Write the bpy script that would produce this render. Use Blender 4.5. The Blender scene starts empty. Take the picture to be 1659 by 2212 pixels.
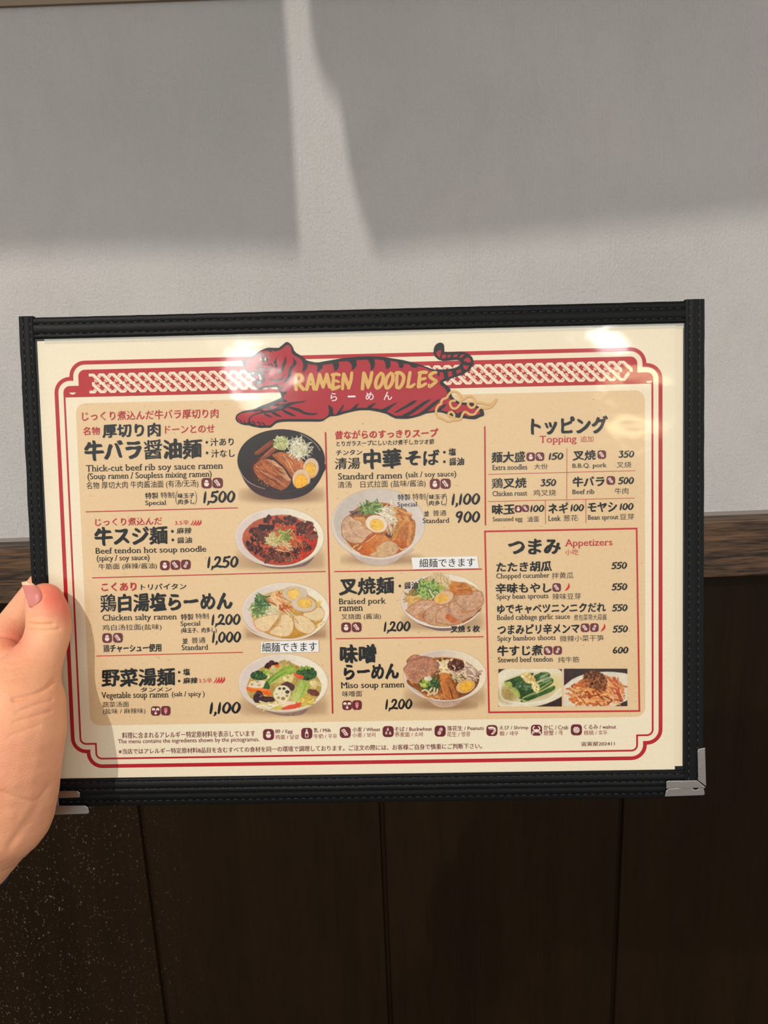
import bpy, bmesh, math, random
import numpy as np
from mathutils import Vector, Matrix, Euler
from mathutils.geometry import tessellate_polygon
from mathutils.bvhtree import BVHTree

SC = bpy.context.scene
COL = SC.collection

# ------------------------------------------------------------------ camera
FPX, CX, CY = 1659 * 26 / 25.96, 829.5, 1106.0      # focal length and centre in pixels
EYE = np.array([0.0, 0.0, 1.15])
_dn = np.array([250.5, 6704.0, FPX]); _dn /= np.linalg.norm(_dn)      # world down, seen from the camera (x right, y down, z ahead)
_xw = np.array([6704.0, -250.5, 0.0]); _xw /= np.linalg.norm(_xw)     # along the wall
_zw = -_dn
_yw = np.cross(_zw, _xw)
M3 = np.array([_xw, _yw, _zw])                       # camera vector -> world vector

def ray(px, py):
    return M3 @ np.array([(px - CX) / FPX, (py - CY) / FPX, 1.0])

def at(px, py, depth):                               # a pixel at a depth along the view axis -> world point
    return EYE + ray(px, py) * depth

def topix(p):
    c = (np.asarray(p) - EYE) @ M3
    return np.stack([c[..., 0] / c[..., 2] * FPX + CX, c[..., 1] / c[..., 2] * FPX + CY, c[..., 2]], -1)

cam_d = bpy.data.cameras.new('camera'); cam = bpy.data.objects.new('camera', cam_d); COL.objects.link(cam)
cam_d.sensor_fit = 'HORIZONTAL'; cam_d.sensor_width = 36.0; cam_d.lens = 36.0 * FPX / 1659
cam_d.clip_start = 0.01; cam_d.clip_end = 50
_R = Matrix([[M3[i][0], -M3[i][1], -M3[i][2]] for i in range(3)]).to_4x4()
cam.matrix_world = Matrix.Translation(Vector(EYE)) @ _R
SC.camera = cam

# ------------------------------------------------------------------ light and exposure
SC.view_settings.view_transform = 'Standard'
SC.view_settings.look = 'None'
SC.view_settings.gamma = 1.0
SC.view_settings.use_curve_mapping = False
SC.view_settings.exposure = 0.0
try:
    SC.cycles.max_bounces = 8; SC.cycles.transparent_max_bounces = 24
except Exception:
    pass
WALL_Y = 0.95
CEIL_Z = 2.62
KEY_POS = np.array([-0.80, -1.00, 2.40])
KEY_W = 26.0
wd = bpy.data.worlds.new('restaurant_ambient'); SC.world = wd; wd.use_nodes = True
AMB = 1.84
def ambient():
    # room light: bright above, little from the dark floor and tables below
    t = wd.node_tree; bg = t.nodes['Background']
    tc = t.nodes.new('ShaderNodeTexCoord'); sx = t.nodes.new('ShaderNodeSeparateXYZ'); mr = t.nodes.new('ShaderNodeMapRange')
    mr.interpolation_type = 'SMOOTHSTEP'
    mr.inputs[1].default_value = -.30; mr.inputs[2].default_value = .30; mr.inputs[3].default_value = .08 * AMB; mr.inputs[4].default_value = AMB
    t.links.new(tc.outputs['Generated'], sx.inputs[0]); t.links.new(sx.outputs[2], mr.inputs[0]); t.links.new(mr.outputs[0], bg.inputs[1])
    bg.inputs[0].default_value = (1.0, 0.985, 0.955, 1)
ambient()

def key_light():
    l = bpy.data.lights.new('spotlight_beam', 'AREA'); l.shape = 'ELLIPSE'; l.size = 0.014; l.size_y = 0.055
    l.energy = KEY_W; l.color = (1.0, 0.95, 0.88)
    o = bpy.data.objects.new('spotlight_beam', l); COL.objects.link(o)
    d = Vector((0.0, 0.55, 1.15)) - Vector(KEY_POS)
    o.matrix_world = Matrix.Translation(Vector(KEY_POS)) @ d.to_track_quat('-Z', 'Y').to_matrix().to_4x4()
    return o
KEY = key_light()

# ------------------------------------------------------------------ colours and materials
def lin(c):
    c = np.asarray(c, float) / 255.0
    return np.where(c <= 0.04045, c / 12.92, ((c + 0.055) / 1.055) ** 2.4)

ALB = 0.80                                           # page brightness -> pigment
MATS = {}
def new_mat(name):
    m = bpy.data.materials.new(name); m.use_nodes = True
    return m, m.node_tree, m.node_tree.nodes['Principled BSDF']

def setp(b, **kw):
    for k, v in kw.items():
        b.inputs[k.replace('_', ' ')].default_value = v

def ink(rgb, rough=0.75, spec=0.1, k=ALB):
    key = (tuple(rgb), rough, spec, k)
    if key not in MATS:
        m, t, b = new_mat('ink')
        c = lin(rgb) * k
        setp(b, Base_Color=(*c, 1), Roughness=rough, Specular_IOR_Level=spec)
        MATS[key] = m
    return MATS[key]

def ramp(t, fac, stops):
    r = t.nodes.new('ShaderNodeValToRGB')
    e = r.color_ramp.elements
    while len(e) < len(stops): e.new(0.5)
    for i, (p, c) in enumerate(stops):
        e[i].position = p; e[i].color = (*c, 1) if len(c) == 3 else c
    t.links.new(fac, r.inputs[0])
    return r.outputs[0]

def coords(t, scale=(1, 1, 1), kind='Object'):
    tc = t.nodes.new('ShaderNodeTexCoord'); mp = t.nodes.new('ShaderNodeMapping')
    mp.inputs['Scale'].default_value = scale
    t.links.new(tc.outputs[kind], mp.inputs[0])
    return mp.outputs[0]

def noise(t, vec, scale, detail=4, rough=0.5):
    n = t.nodes.new('ShaderNodeTexNoise')
    n.inputs['Scale'].default_value = scale; n.inputs['Detail'].default_value = detail; n.inputs['Roughness'].default_value = rough
    t.links.new(vec, n.inputs['Vector'])
    return n.outputs[0]

def math_node(t, op, a, b):
    n = t.nodes.new('ShaderNodeMath'); n.operation = op
    for i, x in enumerate((a, b)):
        if isinstance(x, (int, float)): n.inputs[i].default_value = x
        else: t.links.new(x, n.inputs[i])
    return n.outputs[0]

def bump(t, b, h, strength, dist):
    n = t.nodes.new('ShaderNodeBump'); n.inputs['Strength'].default_value = strength; n.inputs['Distance'].default_value = dist
    t.links.new(h, n.inputs['Height']); t.links.new(n.outputs[0], b.inputs['Normal'])

def mix_col(t, f, a, b, mode='MIX'):
    n = t.nodes.new('ShaderNodeMix'); n.data_type = 'RGBA'; n.blend_type = mode
    for s, x in ((0, f), (6, a), (7, b)):
        if isinstance(x, (int, float)): n.inputs[s].default_value = x
        elif isinstance(x, tuple): n.inputs[s].default_value = (*x, 1) if len(x) == 3 else x
        else: t.links.new(x, n.inputs[s])
    return n.outputs[2]

def paper_mat(name, rgb, amp, scale, fleck=None):
    m, t, b = new_mat(name)
    v = coords(t); c = lin(rgb) * ALB
    f = noise(t, v, scale, 6, 0.6)
    colr = ramp(t, f, [(0.3, tuple(c * (1 - amp))), (0.7, tuple(np.minimum(c * (1 + amp), .98)))])
    if fleck is not None:
        f2 = noise(t, coords(t, (1, 1.9, 1)), 420, 2, 0.5)
        colr = mix_col(t, ramp(t, f2, [(0.69, (0, 0, 0)), (0.73, (.45,) * 3)]), colr, tuple(lin(fleck)))
    t.links.new(colr, b.inputs['Base Color'])
    setp(b, Roughness=0.8, Specular_IOR_Level=0.1)
    return m

def mat_wall():
    m, t, b = new_mat('grey_plaster')
    v = coords(t)
    n1 = noise(t, v, 3.2, 5, 0.6)
    c1 = ramp(t, n1, [(0.32, (.528, .513, .490)), (0.5, (.560, .540, .518)), (0.68, (.592, .558, .536))])
    n4 = noise(t, coords(t, (1, 1, .45)), 34, 5, 0.7)
    c2 = mix_col(t, ramp(t, n4, [(0.50, (0, 0, 0)), (0.75, (.35,) * 3)]), c1, (.49, .47, .438))
    t.links.new(c2, b.inputs['Base Color'])
    n2 = noise(t, coords(t, (1, 1, .8)), 300, 5, 0.65)
    n3 = noise(t, coords(t, (1, 1, .06)), 420, 2, 0.5)
    mask = noise(t, v, 5, 2, .5)
    h = math_node(t, 'ADD', math_node(t, 'MULTIPLY', n2, math_node(t, 'ADD', mask, .4)), math_node(t, 'MULTIPLY', n3, .45))
    bump(t, b, h, 0.9, 0.0026)
    setp(b, Roughness=0.9, Specular_IOR_Level=0.2)
    return m

def mat_wood(name, dark, light, along, scale, fine, rough, spec=.5, specks=False, contrast=(0.35, 0.65)):
    m, t, b = new_mat(name)
    sc = [1.0, 1.0, 1.0]; sc[along] = 0.06
    v = coords(t, tuple(sc))
    n1 = noise(t, v, scale, 6, 0.65)
    n2 = noise(t, v, fine, 3, 0.6)
    f = math_node(t, 'ADD', math_node(t, 'MULTIPLY', n1, .6), math_node(t, 'MULTIPLY', n2, .4))
    c = ramp(t, f, [(contrast[0], dark), (contrast[1], light)])
    if specks:
        sp = noise(t, coords(t, (1, 1, .7)), 330, 3, .6)
        big = noise(t, coords(t), 2.3, 3, .6)
        tc = t.nodes.new('ShaderNodeTexCoord'); sx = t.nodes.new('ShaderNodeSeparateXYZ'); t.links.new(tc.outputs['Object'], sx.inputs[0])
        near = ramp(t, math_node(t, 'ADD', math_node(t, 'MULTIPLY', sx.outputs[0], 1.6), 1.0), [(0.20, (1, 1, 1)), (0.56, (0.0,) * 3)])
        k = math_node(t, 'MULTIPLY', ramp(t, sp, [(0.635, (0, 0, 0)), (0.70, (1, 1, 1))]), near)
        c = mix_col(t, math_node(t, 'MULTIPLY', k, .7), c, (.26, .22, .18))
        c = mix_col(t, math_node(t, 'MULTIPLY', big, .45), c, (.026, .0135, .0050))
    t.links.new(c, b.inputs['Base Color'])
    bump(t, b, f, 0.35, 0.0008)
    setp(b, Roughness=rough, Specular_IOR_Level=spec)
    return m

def mat_leather():
    m, t, b = new_mat('black_leatherette')
    v = coords(t)
    vo = t.nodes.new('ShaderNodeTexVoronoi'); vo.inputs['Scale'].default_value = 2300; t.links.new(v, vo.inputs['Vector'])
    n = noise(t, coords(t, (1, 2.2, 1)), 1100, 3, .6)
    h = math_node(t, 'ADD', vo.outputs['Distance'], n)
    bump(t, b, h, 0.35, 0.00016)
    setp(b, Base_Color=(.0042, .0044, .0050, 1), Roughness=0.46, Specular_IOR_Level=0.15)
    return m

def mat_metal():
    m, t, b = new_mat('nickel_plate')
    n = noise(t, coords(t, (1, 3, 1)), 300, 3, .6)
    bump(t, b, n, .12, .0002)
    setp(b, Base_Color=(.44, .41, .38, 1), Metallic=1.0, Roughness=0.30)
    return m

def mat_sleeve():
    m = bpy.data.materials.new('clear_plastic'); m.use_nodes = True; t = m.node_tree
    t.nodes.clear()
    out = t.nodes.new('ShaderNodeOutputMaterial'); mx = t.nodes.new('ShaderNodeMixShader')
    tr = t.nodes.new('ShaderNodeBsdfTransparent'); gl = t.nodes.new('ShaderNodeBsdfGlossy')
    # reflectance by viewing angle, the same from both faces of the film
    ge = t.nodes.new('ShaderNodeNewGeometry'); dp = t.nodes.new('ShaderNodeVectorMath'); dp.operation = 'DOT_PRODUCT'
    t.links.new(ge.outputs['Incoming'], dp.inputs[0]); t.links.new(ge.outputs['Normal'], dp.inputs[1])
    ab = math_node(t, 'ABSOLUTE', dp.outputs['Value'], 0.0)
    f5 = math_node(t, 'POWER', math_node(t, 'SUBTRACT', 1.0, ab), 5.0)
    fr = math_node(t, 'ADD', math_node(t, 'MULTIPLY', f5, .96), .04)
    tr.inputs[0].default_value = (.985, .985, .975, 1); gl.inputs['Roughness'].default_value = 0.08
    v = coords(t)
    big = noise(t, coords(t, (1, 1.5, 1)), 11, 1, .4)
    mid = noise(t, coords(t, (1, 1.2, 1)), 60, 2, .5)
    bn = t.nodes.new('ShaderNodeBump'); bn.inputs['Strength'].default_value = 1.0; bn.inputs['Distance'].default_value = 0.0036
    h = math_node(t, 'ADD', big, math_node(t, 'MULTIPLY', mid, .03))
    t.links.new(h, bn.inputs['Height']); t.links.new(bn.outputs[0], gl.inputs['Normal'])
    t.links.new(fr, mx.inputs[0]); t.links.new(tr.outputs[0], mx.inputs[1]); t.links.new(gl.outputs[0], mx.inputs[2])
    t.links.new(mx.outputs[0], out.inputs[0])
    return m

def mat_picture():
    m = bpy.data.materials.new('printed_photo'); m.use_nodes = True; t = m.node_tree
    t.nodes.clear()
    out = t.nodes.new('ShaderNodeOutputMaterial'); mx = t.nodes.new('ShaderNodeMixShader')
    tr = t.nodes.new('ShaderNodeBsdfTransparent'); df = t.nodes.new('ShaderNodeBsdfDiffuse')
    a = t.nodes.new('ShaderNodeVertexColor'); a.layer_name = 'Print'
    t.links.new(a.outputs['Color'], df.inputs[0]); t.links.new(a.outputs['Alpha'], mx.inputs[0])
    t.links.new(tr.outputs[0], mx.inputs[1]); t.links.new(df.outputs[0], mx.inputs[2]); t.links.new(mx.outputs[0], out.inputs[0])
    return m

# ------------------------------------------------------------------ object helpers
def link(name, me, mats, parent=None, label=None):
    o = bpy.data.objects.new(name, me); COL.objects.link(o)
    for m in (mats if isinstance(mats, (list, tuple)) else [mats]): me.materials.append(m)
    if parent is not None: o.parent = parent
    if label: o['label'] = label
    return o

def mesh(name, verts, faces, idx=None, smooth=False):
    me = bpy.data.meshes.new(name)
    me.from_pydata([tuple(v) for v in verts], [], [tuple(f) for f in faces])
    if idx is not None: me.polygons.foreach_set('material_index', idx)
    if smooth: me.polygons.foreach_set('use_smooth', [True] * len(me.polygons))
    me.update()
    return me

def empty(name, loc=(0, 0, 0)):
    o = bpy.data.objects.new(name, None); COL.objects.link(o); o.location = loc; o.empty_display_size = .05
    return o

def tag(o, label=None, cat=None, group=None, kind=None):
    for k, v in (('label', label), ('category', cat), ('group', group), ('kind', kind)):
        if v: o[k] = v
    return o

def box_data(x0, x1, y0, y1, z0, z1):
    v = [(x, y, z) for x in (x0, x1) for y in (y0, y1) for z in (z0, z1)]
    f = [(0, 1, 3, 2), (4, 6, 7, 5), (0, 4, 5, 1), (2, 3, 7, 6), (0, 2, 6, 4), (1, 5, 7, 3)]
    return v, f

class B3:                                             # collects solids into one mesh
    def __init__(s): s.v, s.f, s.i = [], [], []
    def add(s, v, f, i=0):
        o = len(s.v); s.v += [tuple(map(float, p)) for p in v]; s.f += [tuple(o + k for k in q) for q in f]; s.i += [i] * len(f)
        return s
    def box(s, *a, i=0): return s.add(*box_data(*a), i)
    def tube(s, pts, rad, n=16, i=0):
        pts = [np.array(p, float) for p in pts]; rings = []
        for k, p in enumerate(pts):
            d = pts[min(k + 1, len(pts) - 1)] - pts[max(k - 1, 0)]; d /= np.linalg.norm(d)
            a = np.cross(d, [0, 0, 1] if abs(d[2]) < .9 else [1, 0, 0]); a /= np.linalg.norm(a); c = np.cross(d, a)
            r = rad[k] if hasattr(rad, '__len__') else rad
            rings.append([p + r * (math.cos(t) * a + math.sin(t) * c) for t in np.linspace(0, 2 * math.pi, n, endpoint=False)])
        v = [q for r in rings for q in r]
        f = [(k * n + j, k * n + (j + 1) % n, (k + 1) * n + (j + 1) % n, (k + 1) * n + j) for k in range(len(rings) - 1) for j in range(n)]
        f += [tuple(range(n))[::-1], tuple((len(rings) - 1) * n + j for j in range(n))]
        return s.add(v, f, i)
    def build(s, name, mats, parent=None, smooth=False, label=None):
        return link(name, mesh(name, s.v, s.f, s.i, smooth), mats, parent, label)

# ------------------------------------------------------------------ the room
def wall_pt(px, py, y=WALL_Y):
    r = ray(px, py); return EYE + r * (y / r[1])
RAIL_OUT = 0.030
Z_RAIL_TOP = (wall_pt(35, 1166)[2] + wall_pt(1590, 1111)[2]) / 2
Z_RAIL_BOT = (wall_pt(1590, 1246, WALL_Y - RAIL_OUT)[2] + wall_pt(1516, 1248.5, WALL_Y - RAIL_OUT)[2]) / 2

def room():
    S = 'structure'
    w = B3().box(-2.2, 2.2, WALL_Y, WALL_Y + .1, Z_RAIL_TOP - .02, CEIL_Z).build('wall_back', mat_wall()); tag(w, kind=S)
    b = B3().box(-2.2, 2.2, WALL_Y - .006, WALL_Y + .0, Z_RAIL_TOP - .001, Z_RAIL_TOP + .0035).build('trim_3', ink((158, 148, 140), .5, .4)); tag(b, kind=S)
    rail = mat_wood('rail_wood', (.013, .007, .0035), (.16, .082, .038), 0, 110, 500, .42, .5, contrast=(.42, .62))
    r = B3().box(-2.2, 2.2, WALL_Y - RAIL_OUT, WALL_Y + .02, Z_RAIL_BOT, Z_RAIL_TOP).build('trim_1', rail)
    bv = r.modifiers.new('edge', 'BEVEL'); bv.width = .0025; bv.segments = 3; bv.limit_method = 'ANGLE'
    tag(r, kind=S)
    # lower boarding with V grooves, one board about a foot wide
    g = [wall_pt(302, 1755)[0], wall_pt(824, 1742)[0], wall_pt(1341, 1732)[0]]
    pitch = (g[2] - g[0]) / 2; prof = []
    k0 = int((-2.2 - g[1]) / pitch)
    prof.append((-2.2, WALL_Y))
    for k in range(k0, -k0 + 1):
        x = g[1] + k * pitch
        if -2.15 < x < 2.15:
            prof += [(x - .0042, WALL_Y), (x - .0022, WALL_Y + .006), (x + .0022, WALL_Y + .006), (x + .0042, WALL_Y)]
    prof.append((2.2, WALL_Y)); n = len(prof)
    v = [(x, y, z) for z in (0, Z_RAIL_BOT + .01) for x, y in prof] + [(x, WALL_Y + .1, z) for z in (0, Z_RAIL_BOT + .01) for x in (-2.2, 2.2)]
    f = [(j, j + 1, n + j + 1, n + j) for j in range(n - 1)] + [(2 * n, 2 * n + 2, 2 * n + 3, 2 * n + 1), (0, n, 2 * n + 2, 2 * n), (n - 1, 2 * n + 1, 2 * n + 3, 2 * n - 1),
        tuple(range(n - 1, -1, -1)) + (2 * n, 2 * n + 1), tuple(range(n, 2 * n)) + (2 * n + 3, 2 * n + 2)]
    boards = mat_wood('dark_boarding', (.0040, .0020, .0008), (.0125, .0062, .0021), 2, 24, 260, .40, .13, specks=True)
    p = link('wall_back_boarding', mesh('wall_back_boarding', v, f), boards); tag(p, kind=S)
    zt = wall_pt(0, 13, WALL_Y - .005)[2]
    tp = B3().box(-2.2, 2.2, WALL_Y - .005, WALL_Y, zt, zt + .06).build('trim_2', ink((165, 146, 124), .7, .2)); tag(tp, kind=S)
    fl = B3().box(-2.2, 2.2, -2.6, WALL_Y + .1, -.05, 0).build('floor', mat_wood('floor_wood', (.05, .03, .018), (.11, .07, .04), 0, 20, 120, .5)); tag(fl, kind=S)
    ce = B3().box(-2.2, 2.2, -2.6, WALL_Y + .1, CEIL_Z, CEIL_Z + .05).build('ceiling', ink((225, 220, 210), .9, .1)); tag(ce, kind=S)
room()

def shade_cloths():
    # unseen cloth panels, added and cut to cast the shadows on the wall
    yc = 0.15
    cloth, t, b = new_mat('indigo_cloth')
    n = noise(t, coords(t), 900, 2, .5); bump(t, b, n, .3, .0004)
    setp(b, Base_Color=(.035, .04, .06, 1), Roughness=.95, Specular_IOR_Level=.1)
    def thru(px, py):
        w = wall_pt(px, py); k = (yc - KEY_POS[1]) / (w[1] - KEY_POS[1]); q = KEY_POS + (w - KEY_POS) * k
        return (q[0], q[2])
    left = [(606, -500), (612, 0), (624, 150), (633, 300), (641, 450), (648, 545), (560, 542), (400, 540), (200, 542), (0, 548), (-250, 556)]
    right = [(640, -600), (655, -150), (668, 0), (671, 60), (680, 115), (694, 165), (707, 192), (728, 216), (738, 240), (746, 300), (754, 355), (766, 412), (782, 470), (798, 515), (812, 545),
             (900, 536), (1000, 526), (1250, 500), (1450, 478), (1659, 460), (1950, 440)]
    rod_z = 2.30
    for pts, lab, grp in ((left, 'added unseen cloth panel with a straight side edge, cut to shade the wall', None),
                          (right, 'added unseen cloth panel with a curved side edge, cut to shade the wall', None)):
        q = [thru(*p) for p in pts]
        xe = q[-1][0]; q = [(q[0][0], rod_z)] + q + [(xe, rod_z)]
        tri = tessellate_polygon([[Vector((x, z, 0)) for x, z in q]])
        n = len(q); v = [(x, yc - .0008, z) for x, z in q] + [(x, yc + .0008, z) for x, z in q]
        f = [tuple(a) for a in tri] + [tuple(n + k for k in a[::-1]) for a in tri] + [(k, (k + 1) % n, n + (k + 1) % n, n + k) for k in range(n)]
        o = link('shadow_cloth', mesh('shadow_cloth', v, f), cloth); tag(o, lab, 'curtain', grp)
    rod = B3().tube([(-.9, yc, rod_z + .006), (.9, yc, rod_z + .006)], .008).build('shadow_cloth_rod', ink((60, 40, 28), .5, .4), smooth=False)  # added out of view only to carry the shading panels
    tag(rod, 'added unseen brown rod carrying the cloth panels that shade the wall', 'rod')
    for x in (-.8, .8):
        B3().tube([(x, yc, rod_z + .01), (x, yc, CEIL_Z)], .003, 8).build('hanger', ink((40, 36, 34)), rod)
shade_cloths()

def lamps():
    blk = ink((30, 30, 32), .5, .4)
    root = empty('spotlight', (KEY_POS[0], KEY_POS[1], CEIL_Z)); tag(root, 'black ceiling spotlight aimed at the grey wall and menu', 'spotlight')
    d = np.array([0, .55, 1.15]) - KEY_POS; d /= np.linalg.norm(d)
    L = np.array([0, 0, -CEIL_Z]) + KEY_POS - np.array([KEY_POS[0], KEY_POS[1], 0])
    B3().tube([L - d * .005, L - d * .02, L - d * .13, L - d * .15], [.062, .062, .05, .03], 32).build('lamp_body', blk, root, True)
    B3().tube([L - d * .09, (0, 0, -.02)], .008, 12).build('bracket', blk, root, True)
    B3().tube([(0, 0, 0), (0, 0, -.025)], .05, 32).build('ceiling_plate', blk, root)
    def glow(rgb, s):
        m = bpy.data.materials.new('lit_shade'); m.use_nodes = True; t = m.node_tree; t.nodes.clear()
        e = t.nodes.new('ShaderNodeEmission'); e.inputs[0].default_value = (*rgb, 1); e.inputs[1].default_value = s
        o = t.nodes.new('ShaderNodeOutputMaterial'); t.links.new(e.outputs[0], o.inputs[0]); return m
    for (x, y, z, r, rgb, s, lab) in LAMPS:
        root = empty('pendant_lamp', (x, y, z - r)); tag(root, lab, 'lamp', None)
        bm = bmesh.new(); bmesh.ops.create_uvsphere(bm, u_segments=32, v_segments=16, radius=r)
        for q in bm.verts:
            if r < .05: q.co.x *= 6.5; q.co.z -= q.co.x * .36           # the slim one is a tilted tube
            q.co.z = q.co.z * .8 + r
        me = bpy.data.meshes.new('lamp_shade'); bm.to_mesh(me); bm.free()
        link('lamp_shade', me, glow(rgb, s), root)
        B3().tube([(0, 0, r * 1.78), (0, 0, r * 1.78 + .05)], r * .25, 16).build('lamp_cap', blk, root)
        B3().tube([(0, 0, r * 1.7), (0, 0, CEIL_Z - z + r)], .003, 8).build('cord', blk, root)
LAMPS = [(-.47, -1.75, 1.92, .095, (1, .97, .92), 24, 'round white pendant lamp beside the spotlight'),
         (.62, -1.75, 1.90, .095, (.95, 1, 1), 24, 'round cool white pendant lamp opposite the menu'),
         (.72, -1.75, 1.635, .026, (1, .82, .5), 20, 'long slim warm pendant lamp hanging lowest of all')]
lamps()

# ------------------------------------------------------------------ the menu: its plane, found from the four corners of the visible sheet
_Q = [(77, 733), (1478, 698), (1483, 1662), (129.5, 1682)]
MW, MH = 0.294, 0.294 / 1.4329
def _plane():
    A = []
    for (x, y), (u, v) in zip([(0, 0), (MW, 0), (MW, MH), (0, MH)], _Q):
        A += [[x, y, 1, 0, 0, 0, -u * x, -u * y, -u], [0, 0, 0, x, y, 1, -v * x, -v * y, -v]]
    H = np.linalg.svd(np.array(A))[2][-1].reshape(3, 3)
    K = np.array([[FPX, 0, CX], [0, FPX, CY], [0, 0, 1]])
    a, b, t = (np.linalg.inv(K) @ H).T
    s = 1 / np.linalg.norm(a)
    if t[2] < 0: s = -s
    a, b, t = a * s, b * s, t * s
    a /= np.linalg.norm(a); n = np.cross(a, b); n /= np.linalg.norm(n); b = np.cross(n, a)
    return a, b, t
PA, PB, PT = _plane()
PN = np.cross(PA, PB)                                  # away from the viewer
def uv(px, py):
    px = np.asarray(px, float); py = np.asarray(py, float)
    d = np.stack([(px - CX) / FPX, (py - CY) / FPX, np.ones_like(px)], -1)
    k = (PT @ PN) / (d @ PN)
    p = d * k[..., None] - PT
    return np.stack([p @ PA, p @ PB], -1)
def loc(px, py):                                       # photo pixel -> menu-local x, y (origin: middle of the sheet's lower edge)
    q = uv(px, py)
    return np.stack([q[..., 0] - MW / 2, MH - q[..., 1]], -1)
def plane_depth(px, py):
    d = np.array([(px - CX) / FPX, (py - CY) / FPX, 1.0]); return (PT @ PN) / (d @ PN)

MENU = empty('restaurant_menu')
_o = EYE + M3 @ (PT + PA * MW / 2 + PB * MH)
_X, _Y, _Z = M3 @ PA, -(M3 @ PB), -(M3 @ PN)
MENU.matrix_world = Matrix([[_X[i], _Y[i], _Z[i], _o[i]] for i in range(3)] + [[0, 0, 0, 1]])
tag(MENU, 'black bound ramen menu in a clear sleeve, held up by a hand before the wall', 'menu')

LEATHER, METAL = mat_leather(), mat_metal()
CREAM = paper_mat('cream_paper', (248, 234, 206), .035, 900)
KRAFT = paper_mat('kraft_print', (236, 204, 160), .045, 700, (150, 115, 80))
RED, BLACK, MAROON = (188, 33, 42), (17, 19, 21), (112, 38, 50)
GOLD = (226, 178, 98)

def binding(name, p0, p1, w, h, z0, inner):
    # a padded strip from p0 to p1 (local xy), w wide towards the outside, with two grooves for the seams
    p0, p1 = np.array(p0), np.array(p1); d = (p1 - p0) / np.linalg.norm(p1 - p0); nrm = np.array(inner)
    prof = [(0, 0), (0, .6), (.03, .86), (.08, 1), (.175, 1.02), (.20, .88), (.225, 1.02), (.45, 1.06), (.635, 1.03), (.66, .88), (.685, 1.03), (.86, 1.02), (.95, .85), (.99, .5), (1, 0)]
    L = np.linalg.norm(p1 - p0); n = max(2, int(L / .004)); v, f = [], []
    rnd = random.Random(int(abs(p0[0] * 1e5) + abs(p1[1] * 1e5)))
    for k in range(n + 1):
        q = p0 + (p1 - p0) * k / n; wob = rnd.uniform(-1, 1) * .00012
        for s, z in prof:
            e = q - nrm * (w * s + (wob if .05 < s < .98 else wob * .5)); v.append((e[0], e[1], z0 + h * z))
    m = len(prof)
    f = [(k * m + j, k * m + j + 1, (k + 1) * m + j + 1, (k + 1) * m + j) for k in range(n) for j in range(m - 1)]
    f += [(k * m, (k + 1) * m, (k + 1) * m + m - 1, k * m + m - 1) for k in range(n)] + [tuple(range(m)), tuple(n * m + j for j in range(m))[::-1]]
    o = link(name, mesh(name, v, f), LEATHER, MENU)
    for p in o.data.polygons: p.use_smooth = True
    try: o.data.set_sharp_from_angle(angle=math.radians(60))
    except Exception: pass
    st = B3()
    for s in (.20, .66):
        t = .002
        while t < L - .004:
            a = p0 + d * t - nrm * w * s; b2 = p0 + d * (t + .0029) - nrm * w * (s + .012)
            st.tube([(*a, z0 + h * .84), (*((a + b2) / 2), z0 + h * 1.0), (*b2, z0 + h * .84)], .00022, 6)
            t += .0036
    st.build('stitching', ink((24, 25, 28), .35, .5), o, True, 'black double stitching')
    return o

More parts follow.
